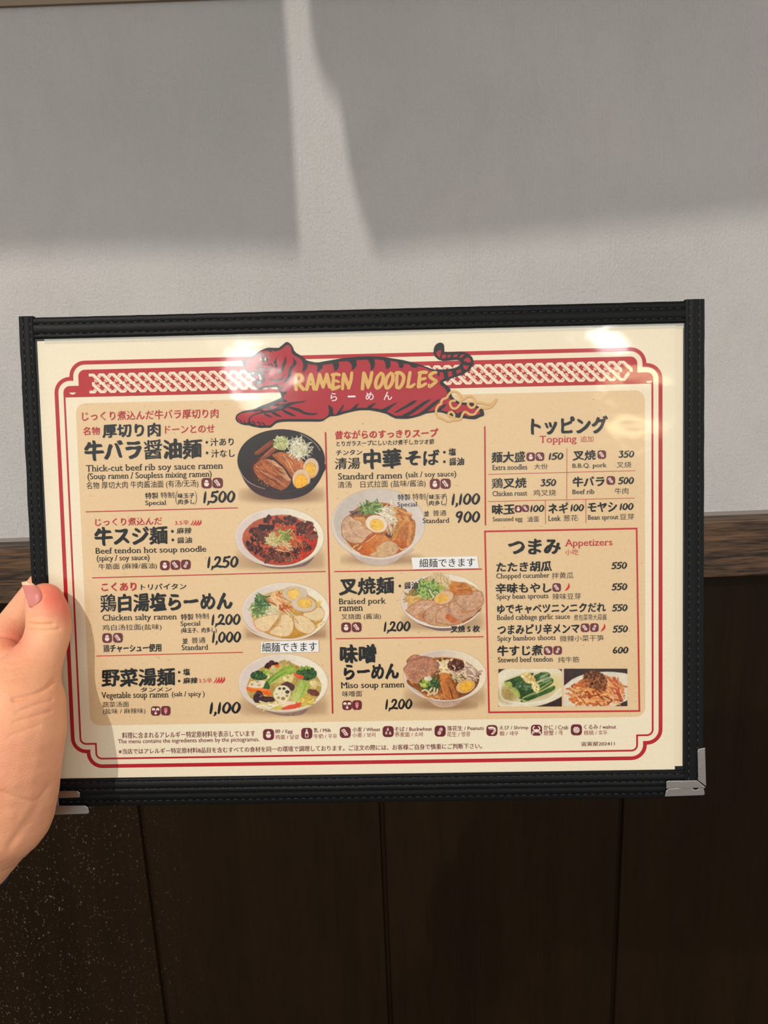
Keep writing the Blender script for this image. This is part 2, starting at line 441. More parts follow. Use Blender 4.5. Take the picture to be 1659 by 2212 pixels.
def menu_body():
    # outer corners of the front panel and of the back cover that shows below it
    TL, TR = loc(41, 684), loc(1511, 649)
    lx, rx, ty = TL[0], loc(1519, 1500)[0], (loc(300, 680)[1] + loc(1300, 655)[1]) / 2
    x0, x1, y0, y1 = -MW / 2, MW / 2, 0.0, MH
    by = (loc(300, 1716)[1] + loc(1200, 1699)[1]) / 2
    cy = (loc(300, 1755)[1] + loc(1200, 1727)[1]) / 2
    board = B3().box(lx + .0008, rx - .0008, by + .0006, ty - .0006, -.0030, -.0004).build('front_board', LEATHER, MENU)
    back = B3().box(lx + .0004, rx, cy + .0006, ty - .003, -.0078, -.0046).build('back_cover', LEATHER, MENU)
    binding('edge_binding', (x0 - .0002, y1), (x1 + .0002, y1), ty - y1, .0017, -.0006, (0, -1))
    binding('edge_binding', (x0 - .0002, y0), (x1 + .0002, y0), y0 - by, .0016, -.0006, (0, 1))
    binding('edge_binding', (x0, by), (x0, ty + .0004), x0 - lx, .0022, -.0006, (1, 0))
    binding('edge_binding', (x1, by), (x1, ty + .0004), rx - x1, .0022, -.0006, (-1, 0))
    binding('edge_binding', (lx + .001, by + .0012), (rx, by + .0012), by + .0012 - cy, .0026, -.0050, (0, 1))
    # nickel corner caps
    def cap(name, arms, t=.0006):
        bm = bmesh.new()
        for loop, z in arms:
            pts = [loc(*p) for p in loop]
            vs = [bm.verts.new((p[0], p[1], z)) for p in pts]
            fc = bm.faces.new(vs)
            if fc.normal.z < 0: fc.normal_flip()
            r = bmesh.ops.extrude_face_region(bm, geom=[fc])
            for q in r['geom']:
                if isinstance(q, bmesh.types.BMVert): q.co.z += t
        bmesh.ops.recalc_face_normals(bm, faces=bm.faces)
        me = bpy.data.meshes.new(name); bm.to_mesh(me); bm.free()
        o = link(name, me, METAL, MENU, 'nickel corner cap')
        bv = o.modifiers.new('edge', 'BEVEL'); bv.width = .00022; bv.segments = 3; bv.limit_method = 'ANGLE'
        return o
    zf, zb = .0015, -.0015
    # front panel caps: two arms meeting in a mitre
    cap('corner_cap', [([(1503, 1620), (1506, 1614), (1519.5, 1612), (1522, 1695), (1504.5, 1682)], zf),
                       ([(1436, 1685), (1440, 1682.5), (1502, 1682), (1521, 1698), (1436, 1700)], zf)])
    cap('corner_cap', [([(112, 1705), (171, 1704.6), (176.5, 1709), (176, 1718.5), (112, 1721)], zf),
                       ([(103, 1640), (116, 1640), (118, 1705), (106, 1722)], zf)])
    # back cover caps with a step for the seam
    cap('corner_cap', [([(1438, 1723), (1440, 1711), (1445, 1705.5), (1494, 1702.6), (1502, 1708), (1510, 1706.5), (1509, 1699), (1521, 1696.5), (1524.5, 1717), (1522, 1720)], zb)])
    cap('corner_cap', [([(111, 1715), (124, 1715), (125, 1742), (181, 1741.5), (188, 1746), (190.5, 1757), (189, 1760), (112, 1762.5), (108, 1759)], zb)])
    # the second sheet behind, and the clear sleeve
    sec = B3().box(x1 - .012, x1 - .0004, .0016, y1 - .0012, -.00030, -.00016).build('second_page', ink((246, 230, 204)), MENU, label='edge of a second cream sheet')
    s1 = B3().box(x1 - .0062, x1 - .0054, .006, y1 - .0012, -.00016, -.00012).build('sleeve_seam', ink((214, 192, 168), .5, .4), MENU)
    sl = []
    n, m2 = 90, 60; rnd = np.random.RandomState(4)
    v = [(x0 + (x1 - x0) * i / n, y0 + (y1 - y0) * j / m2, .0007 + .00035 * math.sin(math.pi * i / n) * math.sin(math.pi * j / m2)) for j in range(m2 + 1) for i in range(n + 1)]
    f = [(j * (n + 1) + i, j * (n + 1) + i + 1, (j + 1) * (n + 1) + i + 1, (j + 1) * (n + 1) + i) for j in range(m2) for i in range(n)]
    o = link('clear_sleeve', mesh('clear_sleeve', v, f, None, True), mat_sleeve(), MENU, 'clear plastic sleeve over the printed sheet')
    ho, t, b = new_mat('welded_sleeve_edge')
    setp(b, Base_Color=(.72, .71, .62, 1), Roughness=.3, Alpha=.30)
    B3().box(x0 + .004, x1 - .0002, y1 - .0022, y1 - .0001, .00010, .00014).build('sleeve_weld', ho, MENU, label='greyish welded upper edge of the sleeve')
menu_body()

# ------------------------------------------------------------------ flat printing
Z1 = 0.000035                                         # one layer of ink, exaggerated enough to sort
class P2:
    def __init__(s): s.v, s.f, s.i, s.m = [], [], [], []
    def _mat(s, c):
        m = c if isinstance(c, bpy.types.Material) else ink(c)
        if m not in s.m: s.m.append(m)
        return s.m.index(m)
    def raw(s, xy, faces, c, z):
        o = len(s.v); k = s._mat(c)
        s.n = getattr(s, 'n', 0) + 1; z = z + 1.2e-6 * (s.n % 90)          # pieces of ink never lie exactly in one plane
        s.v += [(float(x), float(y), z) for x, y in xy]; s.f += [tuple(o + j for j in q) for q in faces]; s.i += [k] * len(faces)
    def poly(s, pts, c, z=0., holes=(), local=False):
        loops = [list(pts)] + [list(h) for h in holes]
        flat = np.array([p for l in loops for p in l], float)
        xy = flat if local else loc(flat[:, 0], flat[:, 1])
        out, k = [], 0
        for l in loops:
            out.append([Vector((*xy[k + j], 0)) for j in range(len(l))]); k += len(l)
        s.raw(xy, tessellate_polygon(out), c, z)
    def ell(s, cx, cy, rx, ry, c, z=0., rot=0, n=28, k=1.0):
        s.poly([(cx + rx * math.cos(t) * math.cos(rot) - ry * math.sin(t) * math.sin(rot), cy + rx * math.cos(t) * math.sin(rot) + ry * math.sin(t) * math.cos(rot))
                for t in np.linspace(0, 2 * math.pi, n, endpoint=False)], c, z)
    def stroke(s, pts, w, c, z=0., smooth=True, cap=True):
        P = np.array([(p[0], p[1], p[2] if len(p) > 2 else 1.0) for p in pts], float); P[:, 2] *= w
        if smooth and len(P) > 2: P = spline(P)
        xy, f = ribbon(P, cap); q = loc(xy[:, 0], xy[:, 1]); m = 2 * len(P)
        s.raw(q[:m], f[:len(P) - 1], c, z)
        for k in range(m, len(xy), 10): s.raw(q[k:k + 10], [tuple(range(10))], c, z)
    def build(s, name, parent, z0, label=None):
        me = mesh(name, [(x, y, z0 + z) for x, y, z in s.v], s.f, s.i)
        bm = bmesh.new(); bm.from_mesh(me)
        for q in bm.faces:
            if q.normal.z < 0: q.normal_flip()
        bm.to_mesh(me); bm.free()
        return link(name, me, s.m, parent, label)

def spline(P, n=6):
    Q = np.vstack([2 * P[0] - P[1], P, 2 * P[-1] - P[-2]]); out = []
    for k in range(1, len(Q) - 2):
        for t in np.linspace(0, 1, n, endpoint=False):
            a, b, c, d = Q[k - 1], Q[k], Q[k + 1], Q[k + 2]
            out.append(.5 * (2 * b + (c - a) * t + (2 * a - 5 * b + 4 * c - d) * t * t + (3 * b - a - 3 * c + d) * t ** 3))
    out.append(P[-1]); return np.array(out)

def ribbon(P, cap=True):
    n = len(P); d = np.gradient(P[:, :2], axis=0); d /= np.maximum(np.linalg.norm(d, axis=1, keepdims=True), 1e-9)
    nr = np.stack([-d[:, 1], d[:, 0]], 1); h = np.maximum(P[:, 2:3], 1e-4) / 2
    a, b = P[:, :2] + nr * h, P[:, :2] - nr * h
    xy = [*a, *b]; f = [(k, k + 1, n + k + 1, n + k) for k in range(n - 1)]
    if cap:
        for e in (0, n - 1):
            o = len(xy); r = P[e, 2] / 2
            xy += [P[e, :2] + r * np.array([math.cos(t), math.sin(t)]) for t in np.linspace(0, 2 * math.pi, 10, endpoint=False)]
            f.append(tuple(range(o, o + 10)))
    return np.array(xy), f

PAGE_Z = 0.0
def page():
    x0, x1, y0, y1 = -MW / 2 + .0006, MW / 2 - .0040, .0001, MH - .0009
    o = B3().box(x0, x1, y0, y1, -.00012, PAGE_Z).build('menu_page', CREAM, MENU)
    return o
PAGE = page()

def rounded(x0, x1, y0, y1, r, n=8):
    out = []
    for cx, cy, a in ((x1 - r, y1 - r, 0), (x0 + r, y1 - r, 90), (x0 + r, y0 + r, 180), (x1 - r, y0 + r, 270)):
        out += [(cx + r * math.cos(math.radians(a + 90 * k / n)), cy + r * math.sin(math.radians(a + 90 * k / n))) for k in range(n + 1)]
    return out

def panel_and_border():
    p = P2(); L, R = loc(156.4, 900)[0], loc(1393, 900)[0]; L2 = loc(201.7, 1540)[0]
    T, B = loc(250, 869.5)[1], (loc(230, 1566.5)[1] + loc(1300, 1550)[1]) / 2
    p.poly(rounded((L + L2) / 2, R, B, T, .0046), KRAFT, 0, local=True); p.build('kraft_panel', PAGE, Z1)
    L = (loc(112.3, 850)[0] + loc(158, 1585)[0]) / 2; R = loc(1431, 826)[0]
    T = (loc(181, 777.9)[1] + loc(1363, 751.4)[1]) / 2; B = (loc(220, 1660)[1] + loc(1362, 1641)[1]) / 2
    r = .0072
    def outline(d):
        # a rectangle whose corners are two stepped quarter rounds; d is the distance inwards
        pts = []
        for cx, cy, a in (((R, T, 0)), ((L, T, 90)), ((L, B, 180)), ((R, B, 270))):
            c, s_ = math.cos(math.radians(a)), math.sin(math.radians(a)); q = []
            rr = r - d
            for k in range(9):
                t = math.radians(90 * k / 8); q.append((-r + rr * math.cos(t), -2 * r + rr * math.sin(t)))
            q.append((-r - d, -r - d))
            for k in range(9):
                t = math.radians(90 * k / 8); q.append((-2 * r + rr * math.cos(t), -r + rr * math.sin(t)))
            pts += [(cx + x * c - y * s_, cy + x * s_ + y * c) for x, y in q]
        return pts
    b = P2(); red = paper_mat('red_ink', RED, .05, 260)
    b.poly(outline(0), red, 0, [outline(.00178)], local=True)
    b.poly(outline(.0041), red, 0, [outline(.00496)], local=True)
    yb = (loc(140, 858)[1] + loc(1410, 829.5)[1]) / 2
    top = [q for q in outline(.0041) if q[1] > yb - .0003]
    top.sort(key=lambda q: math.atan2(q[1] - (T - .012), q[0] - (L + R) / 2))
    o2 = outline(.0041); o2 = [q for q in o2 if q[1] >= yb]
    k = max(range(len(o2)), key=lambda j: o2[j][0] - 100 * (o2[j][1] - yb) * 0 - abs(o2[j][1] - yb) * 5)
    o2 = o2[k:] + o2[:k]
    b.poly([(R - .0041, yb)] + o2 + [(L + .0041, yb)], red, 0, local=True)
    b.build('printed_border', PAGE, Z1)
    # the woven lattice inside the band
    w = P2(); pit = loc(321, 824)[0] - loc(299.2, 824.5)[0]; cyv = (loc(200, 827.5)[1] + loc(1339.8, 802.3)[1]) / 2
    hs, bw = .00408, .00150; cut = .00085
    cream = ink((252, 234, 206))
    def strip(x0, y0, x1, y1, wd, c, z):
        d = np.array([x1 - x0, y1 - y0]); d /= np.linalg.norm(d); nn = np.array([-d[1], d[0]]) * wd / 2
        w.poly([np.array([x0, y0]) + nn, np.array([x1, y1]) + nn, np.array([x1, y1]) - nn, np.array([x0, y0]) - nn], c, z, local=True)
    s0 = loc(199, 827)[0]; x_end = loc(1363, 800)[0]; kmax = int((x_end - s0) / pit)
    for k in range(kmax + 1):
        x = s0 + k * pit; w.n = 0
        ends = [(-cut, 0, 1), ]
        for sg in (1, -1):                             # cap, apex and the two hidden arms of a link, then the arms that lie on top
            for c, wd, z in ((cream, bw, Z1), (red, .00012, 1.4 * Z1)):
                o = 0 if c is cream else -.00045
                if k == 0 and sg == 1 and False: continue
                strip(x - sg * (hs - cut) * .98, cyv + sg * cut * .9, x - sg * cut, cyv + sg * hs * .93, wd, c, z) if not (k == 0 and sg == 1) else None
                strip(x - sg * cut * 1.6, cyv + sg * (hs * .93 + o), x + sg * cut * 1.6, cyv + sg * (hs * .93 + o), wd * .9, c, z)
        for sg in (1, -1):
            if k == 0 and sg == -1: continue
            a = (x + sg * cut * .6, cyv + sg * hs * .96); e = (x + sg * (hs + .0000), cyv + sg * cut * .5)
            strip(*a, *e, bw * 1.30, red, 2 * Z1); strip(*a, *e, bw, cream, 3 * Z1)
            strip(a[0] - sg * .0003, a[1] - sg * .0003, e[0] - sg * .0003, e[1] - sg * .0003, .00012, red, 3.4 * Z1)
            strip(e[0] - sg * .0001, e[1] + sg * .0005, e[0] - sg * .0001, e[1] - sg * .0010, bw * .9, cream, 3 * Z1)
    for x, y in ((157, 848), (1402, 823)):
        q = loc(x, y); w.poly([(q[0] - .0016, q[1]), (q[0] + .0016, q[1]), (q[0] + .0006, q[1] - .0009), (q[0] - .0006, q[1] - .0009)], cream, Z1, local=True)
    w.build('lattice_pattern', PAGE, 2 * Z1)
panel_and_border()

# ------------------------------------------------------------------ lettering
_fo = bpy.data.objects.new('lettering_source', bpy.data.curves.new('lettering_source', 'FONT')); COL.objects.link(_fo)
_fo.data.resolution_u = 3
def glyphs(text):
    _fo.data.body = text; _fo.data.size = 1
    dg = bpy.context.evaluated_depsgraph_get(); dg.update()
    e = _fo.evaluated_get(dg); me = e.to_mesh()
    v = np.zeros(len(me.vertices) * 3); me.vertices.foreach_get('co', v); v = v.reshape(-1, 3)[:, :2].copy()
    f = [tuple(p.vertices) for p in me.polygons]
    e.to_mesh_clear()
    return v, f

def serifs(v, f):
    # slab feet on every stem end that lies on the base line, x-height, cap line or descender
    cnt = {}
    for q in f:
        for a, b in zip(q, q[1:] + q[:1]):
            cnt.setdefault((min(a, b), max(a, b)), []).append(q)
    add = []
    ys = v[:, 1]
    for (a, b), fs in cnt.items():
        if len(fs) != 1: continue
        (xa, ya), (xb, yb) = v[a], v[b]
        ln = abs(xa - xb)
        if abs(ya - yb) > 2e-3 or not .035 < ln < .16: continue
        yc = np.mean([ys[k] for k in fs[0]]); lo = yc > ya; x0, x1 = min(xa, xb), max(xa, xb); t = .05
        if lo and (abs(ya) < .012 or ya < -.13): add.append((x0 - .055, x1 + .055, ya, ya + t))
        elif not lo and abs(ya - .516) < .03: add.append((x0 - .075, x1, ya - t, ya))
        elif not lo and ya > .66: add.append((x0 - .07, x1 + (.03 if ya < .70 else 0), ya - t, ya))
    v = list(map(tuple, v)); f = list(f)
    for x0, x1, y0, y1 in add:
        o = len(v); v += [(x0, y0), (x1, y0), (x1, y1), (x0, y1)]; f.append((o, o + 1, o + 2, o + 3))
    return np.array(v), f

STY = {  # nib copies (dx, dy in em), slant, wobble
    'thin': ([(0, 0)], .0, .004), 'sans': ([(0, 0)], 0, 0), 'semi': ([(-.008, 0), (.008, 0)], 0, 0),
    'bold': ([(-.014, .006), (.014, -.006), (0, .012), (0, -.012)], 0, 0),
    'serif': ([(-.011, .003), (.011, -.003)], 0, 0),
    'mid': ([(-.022, .016), (-.007, .005), (.007, -.005), (.022, -.016)], .05, .010),
    'brush': ([(-.040, .029), (-.020, .0145), (0, 0), (.020, -.0145), (.040, -.029), (.016, .018), (-.016, -.018)], .06, .015),
    'heavy': ([(-.050, .036), (-.025, .018), (0, 0), (.025, -.018), (.050, -.036), (.020, .026), (-.020, -.026)], .07, .018),
}
class Crop:
    def __init__(s, ox, oy, w): s.ox, s.oy, s.k = ox, oy, w / 1659.0
    def __call__(s, x, y): return s.ox + x * s.k, s.oy + y * s.k
    def pts(s, l): return [(s.ox + p[0] * s.k, s.oy + p[1] * s.k) + tuple(p[2:]) for p in l]

def fit(v, c, X0, X1, Y0, Y1, sl=-.021):
    # map glyph box onto the box X0..X1 (at its ends) and Y0..Y1 (at its middle) in the page plane
    xm = (X0 + X1) / 2; h = (X1 - X0) / 2 * sl; ym = (Y0 + Y1) / 2
    a, b = loc(*c(X0, ym - h))[0], loc(*c(X1, ym + h))[0]
    t, u = loc(*c(xm, Y0))[1], loc(*c(xm, Y1))[1]
    mn, mx = v.min(0), v.max(0); w = np.maximum(mx - mn, 1e-6)
    q = (v - mn) / w
    return np.stack([a + q[:, 0] * (b - a), u + q[:, 1] * (t - u)], 1)

def T(name, c, text, X0, X1, Y0, Y1, sty='brush', col=BLACK, p2=None, parent=None, z=None, label=None):
    v, f = glyphs(text)
    if sty == 'serif': v, f = serifs(v, f)
    nib, sl, wob = STY[sty]
    v = v.copy(); v0 = v.copy()
    if sl:                                              # brush strokes climb to the right and swell irregularly
        fx = np.floor(v[:, 0])
        v[:, 1] += sl * (v[:, 0] - fx - .5); v[:, 0] += .04 * (v[:, 1] - .4)
    if wob:
        v[:, 0] += wob * np.sin(v[:, 1] * 9 + v[:, 0] * 5.3); v[:, 1] += wob * np.sin(v[:, 0] * 11 + 1.7 * v[:, 1])
    # crowded characters get a lighter brush so that their strokes stay apart
    wt = np.ones(len(v))
    if sl:
        g = np.floor(v0[:, 0] + .02).astype(int)
        for k in np.unique(g):
            m = g == k; wt[m] = np.clip(1.05 - (m.sum() - 40) / 150.0, .18, .95)
    xs = np.vstack([v + wt[:, None] * np.array(d) for d in nib]); xy = fit(xs, c, X0, X1, Y0, Y1)
    own = p2 is None
    p = P2() if own else p2
    for k in range(len(nib)): p.raw(xy[k * len(v):(k + 1) * len(v)], f, col, 0)
    if own: return p.build(name, parent or PAGE, 5 * Z1 if z is None else z, label)

DIG = {
    '1': (.42, [[(.60, 1.0, .5), (.52, .75, 1), (.42, .35, 1.15), (.30, 0, .9)]]),
    '0': (.72, [[(.62, 1, .55), (.86, .72, 1.1), (.82, .35, 1.25), (.48, .02, 1.0), (.16, .22, 1.1), (.20, .62, 1.0), (.46, .92, .8), (.62, 1, .5)]]),
    '2': (.70, [[(.14, .72, .8), (.34, .95, 1), (.72, .90, 1.1), (.70, .62, 1.1), (.40, .28, 1), (.06, .03, .9)], [(.06, .05, 1.2), (.40, .10, 1), (.88, .04, 1.3)]]),
    '3': (.66, [[(.20, .90, .9), (.50, .96, 1), (.80, .92, 1.1), (.44, .58, .9)], [(.44, .58, .9), (.76, .48, 1.1), (.74, .18, 1.2), (.42, .0, 1), (.08, .08, 1)]]),
    '5': (.68, [[(.34, .92, 1), (.66, .93, 1), (.96, .98, 1.2)], [(.36, .92, 1), (.28, .70, 1), (.22, .52, .9)], [(.22, .52, .8), (.52, .60, 1), (.80, .42, 1.15), (.70, .14, 1.1), (.38, .0, 1), (.06, .06, 1)]]),
    '6': (.70, [[(.72, 1, .7), (.38, .70, 1), (.16, .30, 1.1), (.40, .02, 1), (.76, .16, 1.1), (.76, .42, 1), (.48, .46, .8), (.22, .32, .7)]]),
    '9': (.70, [[(.74, .70, 1), (.44, .48, 1), (.18, .66, 1), (.36, .94, 1), (.74, .96, 1), (.80, .78, 1.1), (.68, .42, 1.1), (.44, .0, .9)]]),
    ',': (.26, [[(.34, .06, 1.0), (.30, -.10, .9), (-.02, -.26, .4)]]),
}
def price(c, text, X0, X1, Y0, Y1, col=BLACK, w=.19):
    x, R = 0., []
    for ch in text:
        wd, st = DIG[ch]
        for q in st: R.append(ribbon(spline(np.array([(x + p[0] * (wd if ch != ',' else .34) + p[1] * .03, p[1], p[2] * w) for p in q], float), 5)))
        x += {',': .24, '1': .40}.get(ch, wd + .03)
    V = np.vstack([r[0] for r in R]); top = np.array([[V[:, 0].min(), -w / 2], [V[:, 0].max(), 1 + w / 2]])
    below = min(V[:, 1].min(), -w / 2); k = (Y1 - Y0) / (1 + w)      # the digits fill the box; a comma hangs below it
    xy = fit(np.vstack([V, top]), c, X0, X1, Y0, Y1 + (-w / 2 - below) * k)
    p, o = P2(), 0
    for v, f in R:
        n = len(v); m = n - 20; p.raw(xy[o:o + m], f[:m // 2 - 1], col, 0)
        for j in (m, m + 10): p.raw(xy[o + j:o + j + 10], [tuple(range(10))], col, 0)
        o += n
    return p.build('price', PAGE, 5 * Z1)

def dot(p, c, X, Y, r, col=BLACK):
    x, y = c(X, Y); p.ell(x, y, r * c.k, r * c.k * 1.05, col, 0, n=16)

def bullets(c, *xyr):
    p = P2()
    for X, Y in xyr: dot(p, c, X, Y, 13)
    p.build('bullet_marks', PAGE, 5 * Z1)

def icon(kind, c, X, Y, s):
    # rounded square allergen pictogram, s wide in crop pixels
    cx, cy = c(X, Y); h = s * c.k / 2; p = P2()
    wht = (250, 232, 214); drk = MAROON
    q = rounded(-1, 1, -1, 1, .62)
    def to(l): return [(cx + e[0] * h, cy - e[1] * h) + tuple(e[2:]) for e in l]
    p.poly(to([(x, y + .0 * x) for x, y in q]), drk, 0)
    z = Z1
    E = lambda x, y, rx, ry, col=wht, zz=z, rot=0: p.ell(cx + x * h, cy - y * h, rx * h, ry * h, col, zz, rot, 18)
    if kind == 'egg':
        E(0, -.12, .46, .50); E(0, .18, .36, .44)
        p.stroke(to([(-.42, .22), (-.2, .02), (-.1, .24), (.08, .04), (.2, .24), (.42, .06)]), .10 * h, drk, 2 * z, smooth=False)
    elif kind == 'wheat':
        p.stroke(to([(-.4, .55), (0, .0), (.45, -.6)]), .08 * h, wht, z)
        for k, (x, y) in enumerate(((-.42, .48), (-.22, .22), (-.02, -.06), (.16, -.32))):
            E(x - .16, y - .12, .10, .20, rot=.3); E(x + .20, y + .08, .20, .10, rot=.2)
        E(.30, -.40, .14, .14)
    elif kind == 'peanut':
        E(.16, .30, .30, .34); E(-.14, -.30, .32, .36)
        for x, y in ((.06, .40), (.26, .40), (.08, .18), (.28, .16), (-.26, -.16), (-.04, -.16), (-.26, -.42), (-.02, -.44), (.02, .0)): E(x, y, .075, .085, drk, 2 * z)
    elif kind == 'milk':
        p.poly(to([(-.14, .75), (.14, .75), (.14, .35), (.30, .10), (.30, -.72), (-.30, -.72), (-.30, .10), (-.14, .35)]), wht, z)
        p.poly(to([(-.20, -.02), (.20, -.02), (.20, -.62), (-.20, -.62)]), drk, 2 * z); p.poly(to([(-.2, .62), (.2, .62), (.2, .54), (-.2, .54)]), drk, 2 * z)
    elif kind == 'buckwheat':
        for x, y, r in ((-.06, .42, 0), (-.34, -.22, .5), (.36, -.26, -.5)):
            p.poly(to([(x - .18, y - .26), (x + .22, y - .26), (x + .10, y + .30), (x - .10, y + .26)]), wht, z); p.stroke(to([(x, y + .25), (x + .06, y - .24)]), .07 * h, drk, 2 * z)
    elif kind == 'grains':
        E(-.45, .34, .36, .30); E(.45, .34, .36, .30); E(0, -.42, .26, .32); p.stroke(to([(-.5, .2), (-.12, -.3)]), .12 * h, drk, 2 * z); p.stroke(to([(.5, .2), (.12, -.3)]), .12 * h, drk, 2 * z); E(.02, -.02, .1, .16, (205, 130, 130))
    elif kind == 'sprig':
        p.stroke(to([(0, .72), (0, -.7)]), .12 * h, (226, 140, 140), z)
        for y in (.35, .08, -.18): E(-.2, y, .12, .24, (222, 130, 132), z, -.5); E(.2, y, .12, .24, (222, 130, 132), z, .5)
        E(0, -.28, .22, .36, (232, 160, 150))
    elif kind == 'shrimp':
        p.stroke(to([(-.60, .44, .6), (.0, .50, 1), (.42, .40, 1.2), (.52, .0, 1.2), (.30, -.40, 1), (.02, -.60, .8)]), .34 * h, wht, z)
        p.stroke(to([(-.7, .62), (.0, .68), (.4, .60)]), .07 * h, wht, z); p.stroke(to([(-.5, .2), (.1, .2)]), .07 * h, wht, z)
        for a in ((.2, .5), (.5, .2), (.45, -.1), (.3, -.35)): p.stroke(to([(a[0] - .1, a[1] - .15), (a[0] + .15, a[1] + .12)]), .05 * h, drk, 2 * z)
    elif kind == 'crab':
        E(0, -.10, .44, .32)
        for sx in (-1, 1):
            p.stroke(to([(sx * .4, .0), (sx * .62, .30), (sx * .45, .62)]), .20 * h, wht, z); p.poly(to([(sx * .60, .45), (sx * .20, .62), (sx * .48, .80)]), wht, z)
            for y in (-.25, -.42, -.58): p.stroke(to([(sx * .40, y + .1), (sx * .70, y), (sx * .76, y - .22)]), .10 * h, wht, z)
    elif kind == 'walnut':
        E(0, 0, .60, .58); p.stroke(to([(-.4, -.4), (.4, .4)]), .08 * h, drk, 2 * z)
        for a in (-.25, .0, .25): p.stroke(to([(a - .35, a + .1), (a - .15, a + .35)]), .07 * h, drk, 2 * z); p.stroke(to([(a + .05, a - .3), (a + .3, a - .1)]), .07 * h, drk, 2 * z)
    p.build('allergen_icon', PAGE, 5 * Z1)

def chilies(c, xs, Y, hh, col=(214, 32, 40)):
    p = P2()
    for k, X in enumerate(xs):
        pts = c.pts([(X + hh * .22, Y - hh / 2, .35), (X + hh * .24, Y - hh * .1, 1), (X, Y + hh * .25, .9), (X - hh * .28, Y + hh / 2, .2)])
        p.stroke(pts, (.17 if (k == 0 and len(xs) > 1) else .28) * hh * c.k, col)
    p.build('chili_mark', PAGE, 5 * Z1, 'red chili spice mark')

def rule(name, pts, w, col=RED):
    p = P2(); p.stroke(pts, w, col, smooth=False); p.build(name, PAGE, 4 * Z1)

def parens(c, boxes, w=5):
    p = P2()
    for x0, x1, y0, y1, side in boxes:
        a, m = (x1, x0) if side == 'l' else (x0, x1)
        p.stroke(c.pts([(a, y0, .5), (m, y0 * .7 + y1 * .3, 1), (m, y0 * .3 + y1 * .7, 1), (a, y1, .5)]), w * c.k, BLACK)
    p.build('bracket_marks', PAGE, 5 * Z1)

# ------------------------------------------------------------------ what the menu says
A = Crop(160, 860, 360)
T('heading_line', A, 'じっくり煮込んだ牛バラ厚切り肉', 80, 1440, 118, 216, 'mid', RED)
T('heading_line', A, '名物', 90, 260, 285, 370, 'mid', RED)
T('heading_line', A, '厚切り肉', 280, 865, 250, 392, 'brush')
T('heading_line', A, 'ドーンとのせ', 905, 1400, 268, 350, 'mid', RED)
T('dish_name', A, '牛バラ醤油麺', 100, 1280, 408, 620, 'heavy')
bullets(A, (1322, 440), (1325, 545))
T('flavour_choice', A, '汁あり', 1355, 1590, 395, 475, 'mid')
T('flavour_choice', A, '汁なし', 1365, 1600, 508, 590, 'mid')
T('english_name', A, 'Thick-cut beef rib soy sauce ramen', 120, 1482, 652, 738, 'serif')
T('english_name', A, '(Soup ramen / Soupless mixing ramen)', 135, 1370, 735, 815, 'serif')
T('chinese_name', A, '名物 厚切大肉 牛肉酱油面 (有汤/无汤)', 125, 1238, 823, 905, 'thin')
icon('egg', A, 1320, 847, 104); icon('wheat', A, 1430, 845, 104)
T('portion_name', A, '特製', 708, 838, 938, 1002, 'mid'); T('portion_name', A, '特制', 862, 996, 934, 996, 'thin')
T('portion_name', A, 'Special', 710, 918, 1018, 1078, 'serif')
T('portion_note', A, '味玉子', 1032, 1200, 945, 996, 'mid'); T('portion_note', A, '肉多し', 1035, 1200, 1005, 1058, 'mid')
parens(A, [(1015, 1028, 925, 1065, 'l'), (1205, 1218, 925, 1062, 'r')])
price(A, '1,500', 1285, 1607, 918, 1045)
rule('divider_line', [(186, 1105.7), (513.5, 1097)], 2.0)

B = Crop(160, 1090, 380)
T('heading_line', B, 'じっくり煮込んだ', 200, 830, 122, 198, 'mid', RED)
T('spice_level', B, '3.5辛', 950, 1085, 146, 193, 'semi', (205, 50, 50)); chilies(B, (1108, 1134, 1160, 1184), 172, 52)
T('dish_name', B, '牛スジ麺', 190, 885, 203, 385, 'heavy')
bullets(B, (928, 252), (932, 333))
T('flavour_choice', B, '麻辣', 968, 1108, 215, 276, 'mid'); T('flavour_choice', B, '醤油', 972, 1113, 305, 365, 'mid')
T('english_name', B, 'Beef tendon hot soup noodle', 205, 1247, 398, 472, 'serif')
T('english_name', B, '(spicy / soy sauce)', 215, 712, 475, 542, 'serif')
T('chinese_name', B, '牛筋面 (麻辣/酱油)', 232, 782, 552, 616, 'thin')
icon('egg', B, 857, 573, 92); icon('wheat', B, 957, 569, 92); icon('peanut', B, 1055, 565, 92)
price(B, '1,250', 1255, 1552, 482, 598)
rule('divider_line', [(200, 1248.2), (703, 1234.5)], 2.0)
T('heading_line', B, 'こくあり', 258, 590, 733, 816, 'brush', RED)
T('reading_gloss', B, 'トリパイタン', 630, 1060, 744, 802, 'mid')
T('dish_name', B, '鶏白湯塩らーめん', 245, 1497, 828, 1012, 'heavy')
T('english_name', B, 'Chicken salty ramen', 270, 970, 1032, 1106, 'serif')
T('portion_name', B, '特製', 1008, 1126, 1028, 1090, 'mid'); T('portion_name', B, '特制', 1145, 1270, 1024, 1080, 'thin')
T('portion_name', B, 'Special', 1005, 1193, 1098, 1156, 'serif')
T('portion_note', B, '(味玉子、肉多し)', 1010, 1345, 1158, 1216, 'mid')
price(B, '1,200', 1295, 1572, 1027, 1138); price(B, '1,000', 1300, 1577, 1192, 1304)
T('portion_name', B, '並', 1020, 1072, 1257, 1313, 'mid'); T('portion_name', B, '普通', 1108, 1240, 1250, 1306, 'thin')
T('portion_name', B, 'Standard', 1015, 1263, 1320, 1371, 'serif')
T('chinese_name', B, '鸡白汤拉面(盐味)', 268, 825, 1128, 1192, 'thin')
icon('egg', B, 313, 1258, 92); icon('wheat', B, 415, 1256, 92)
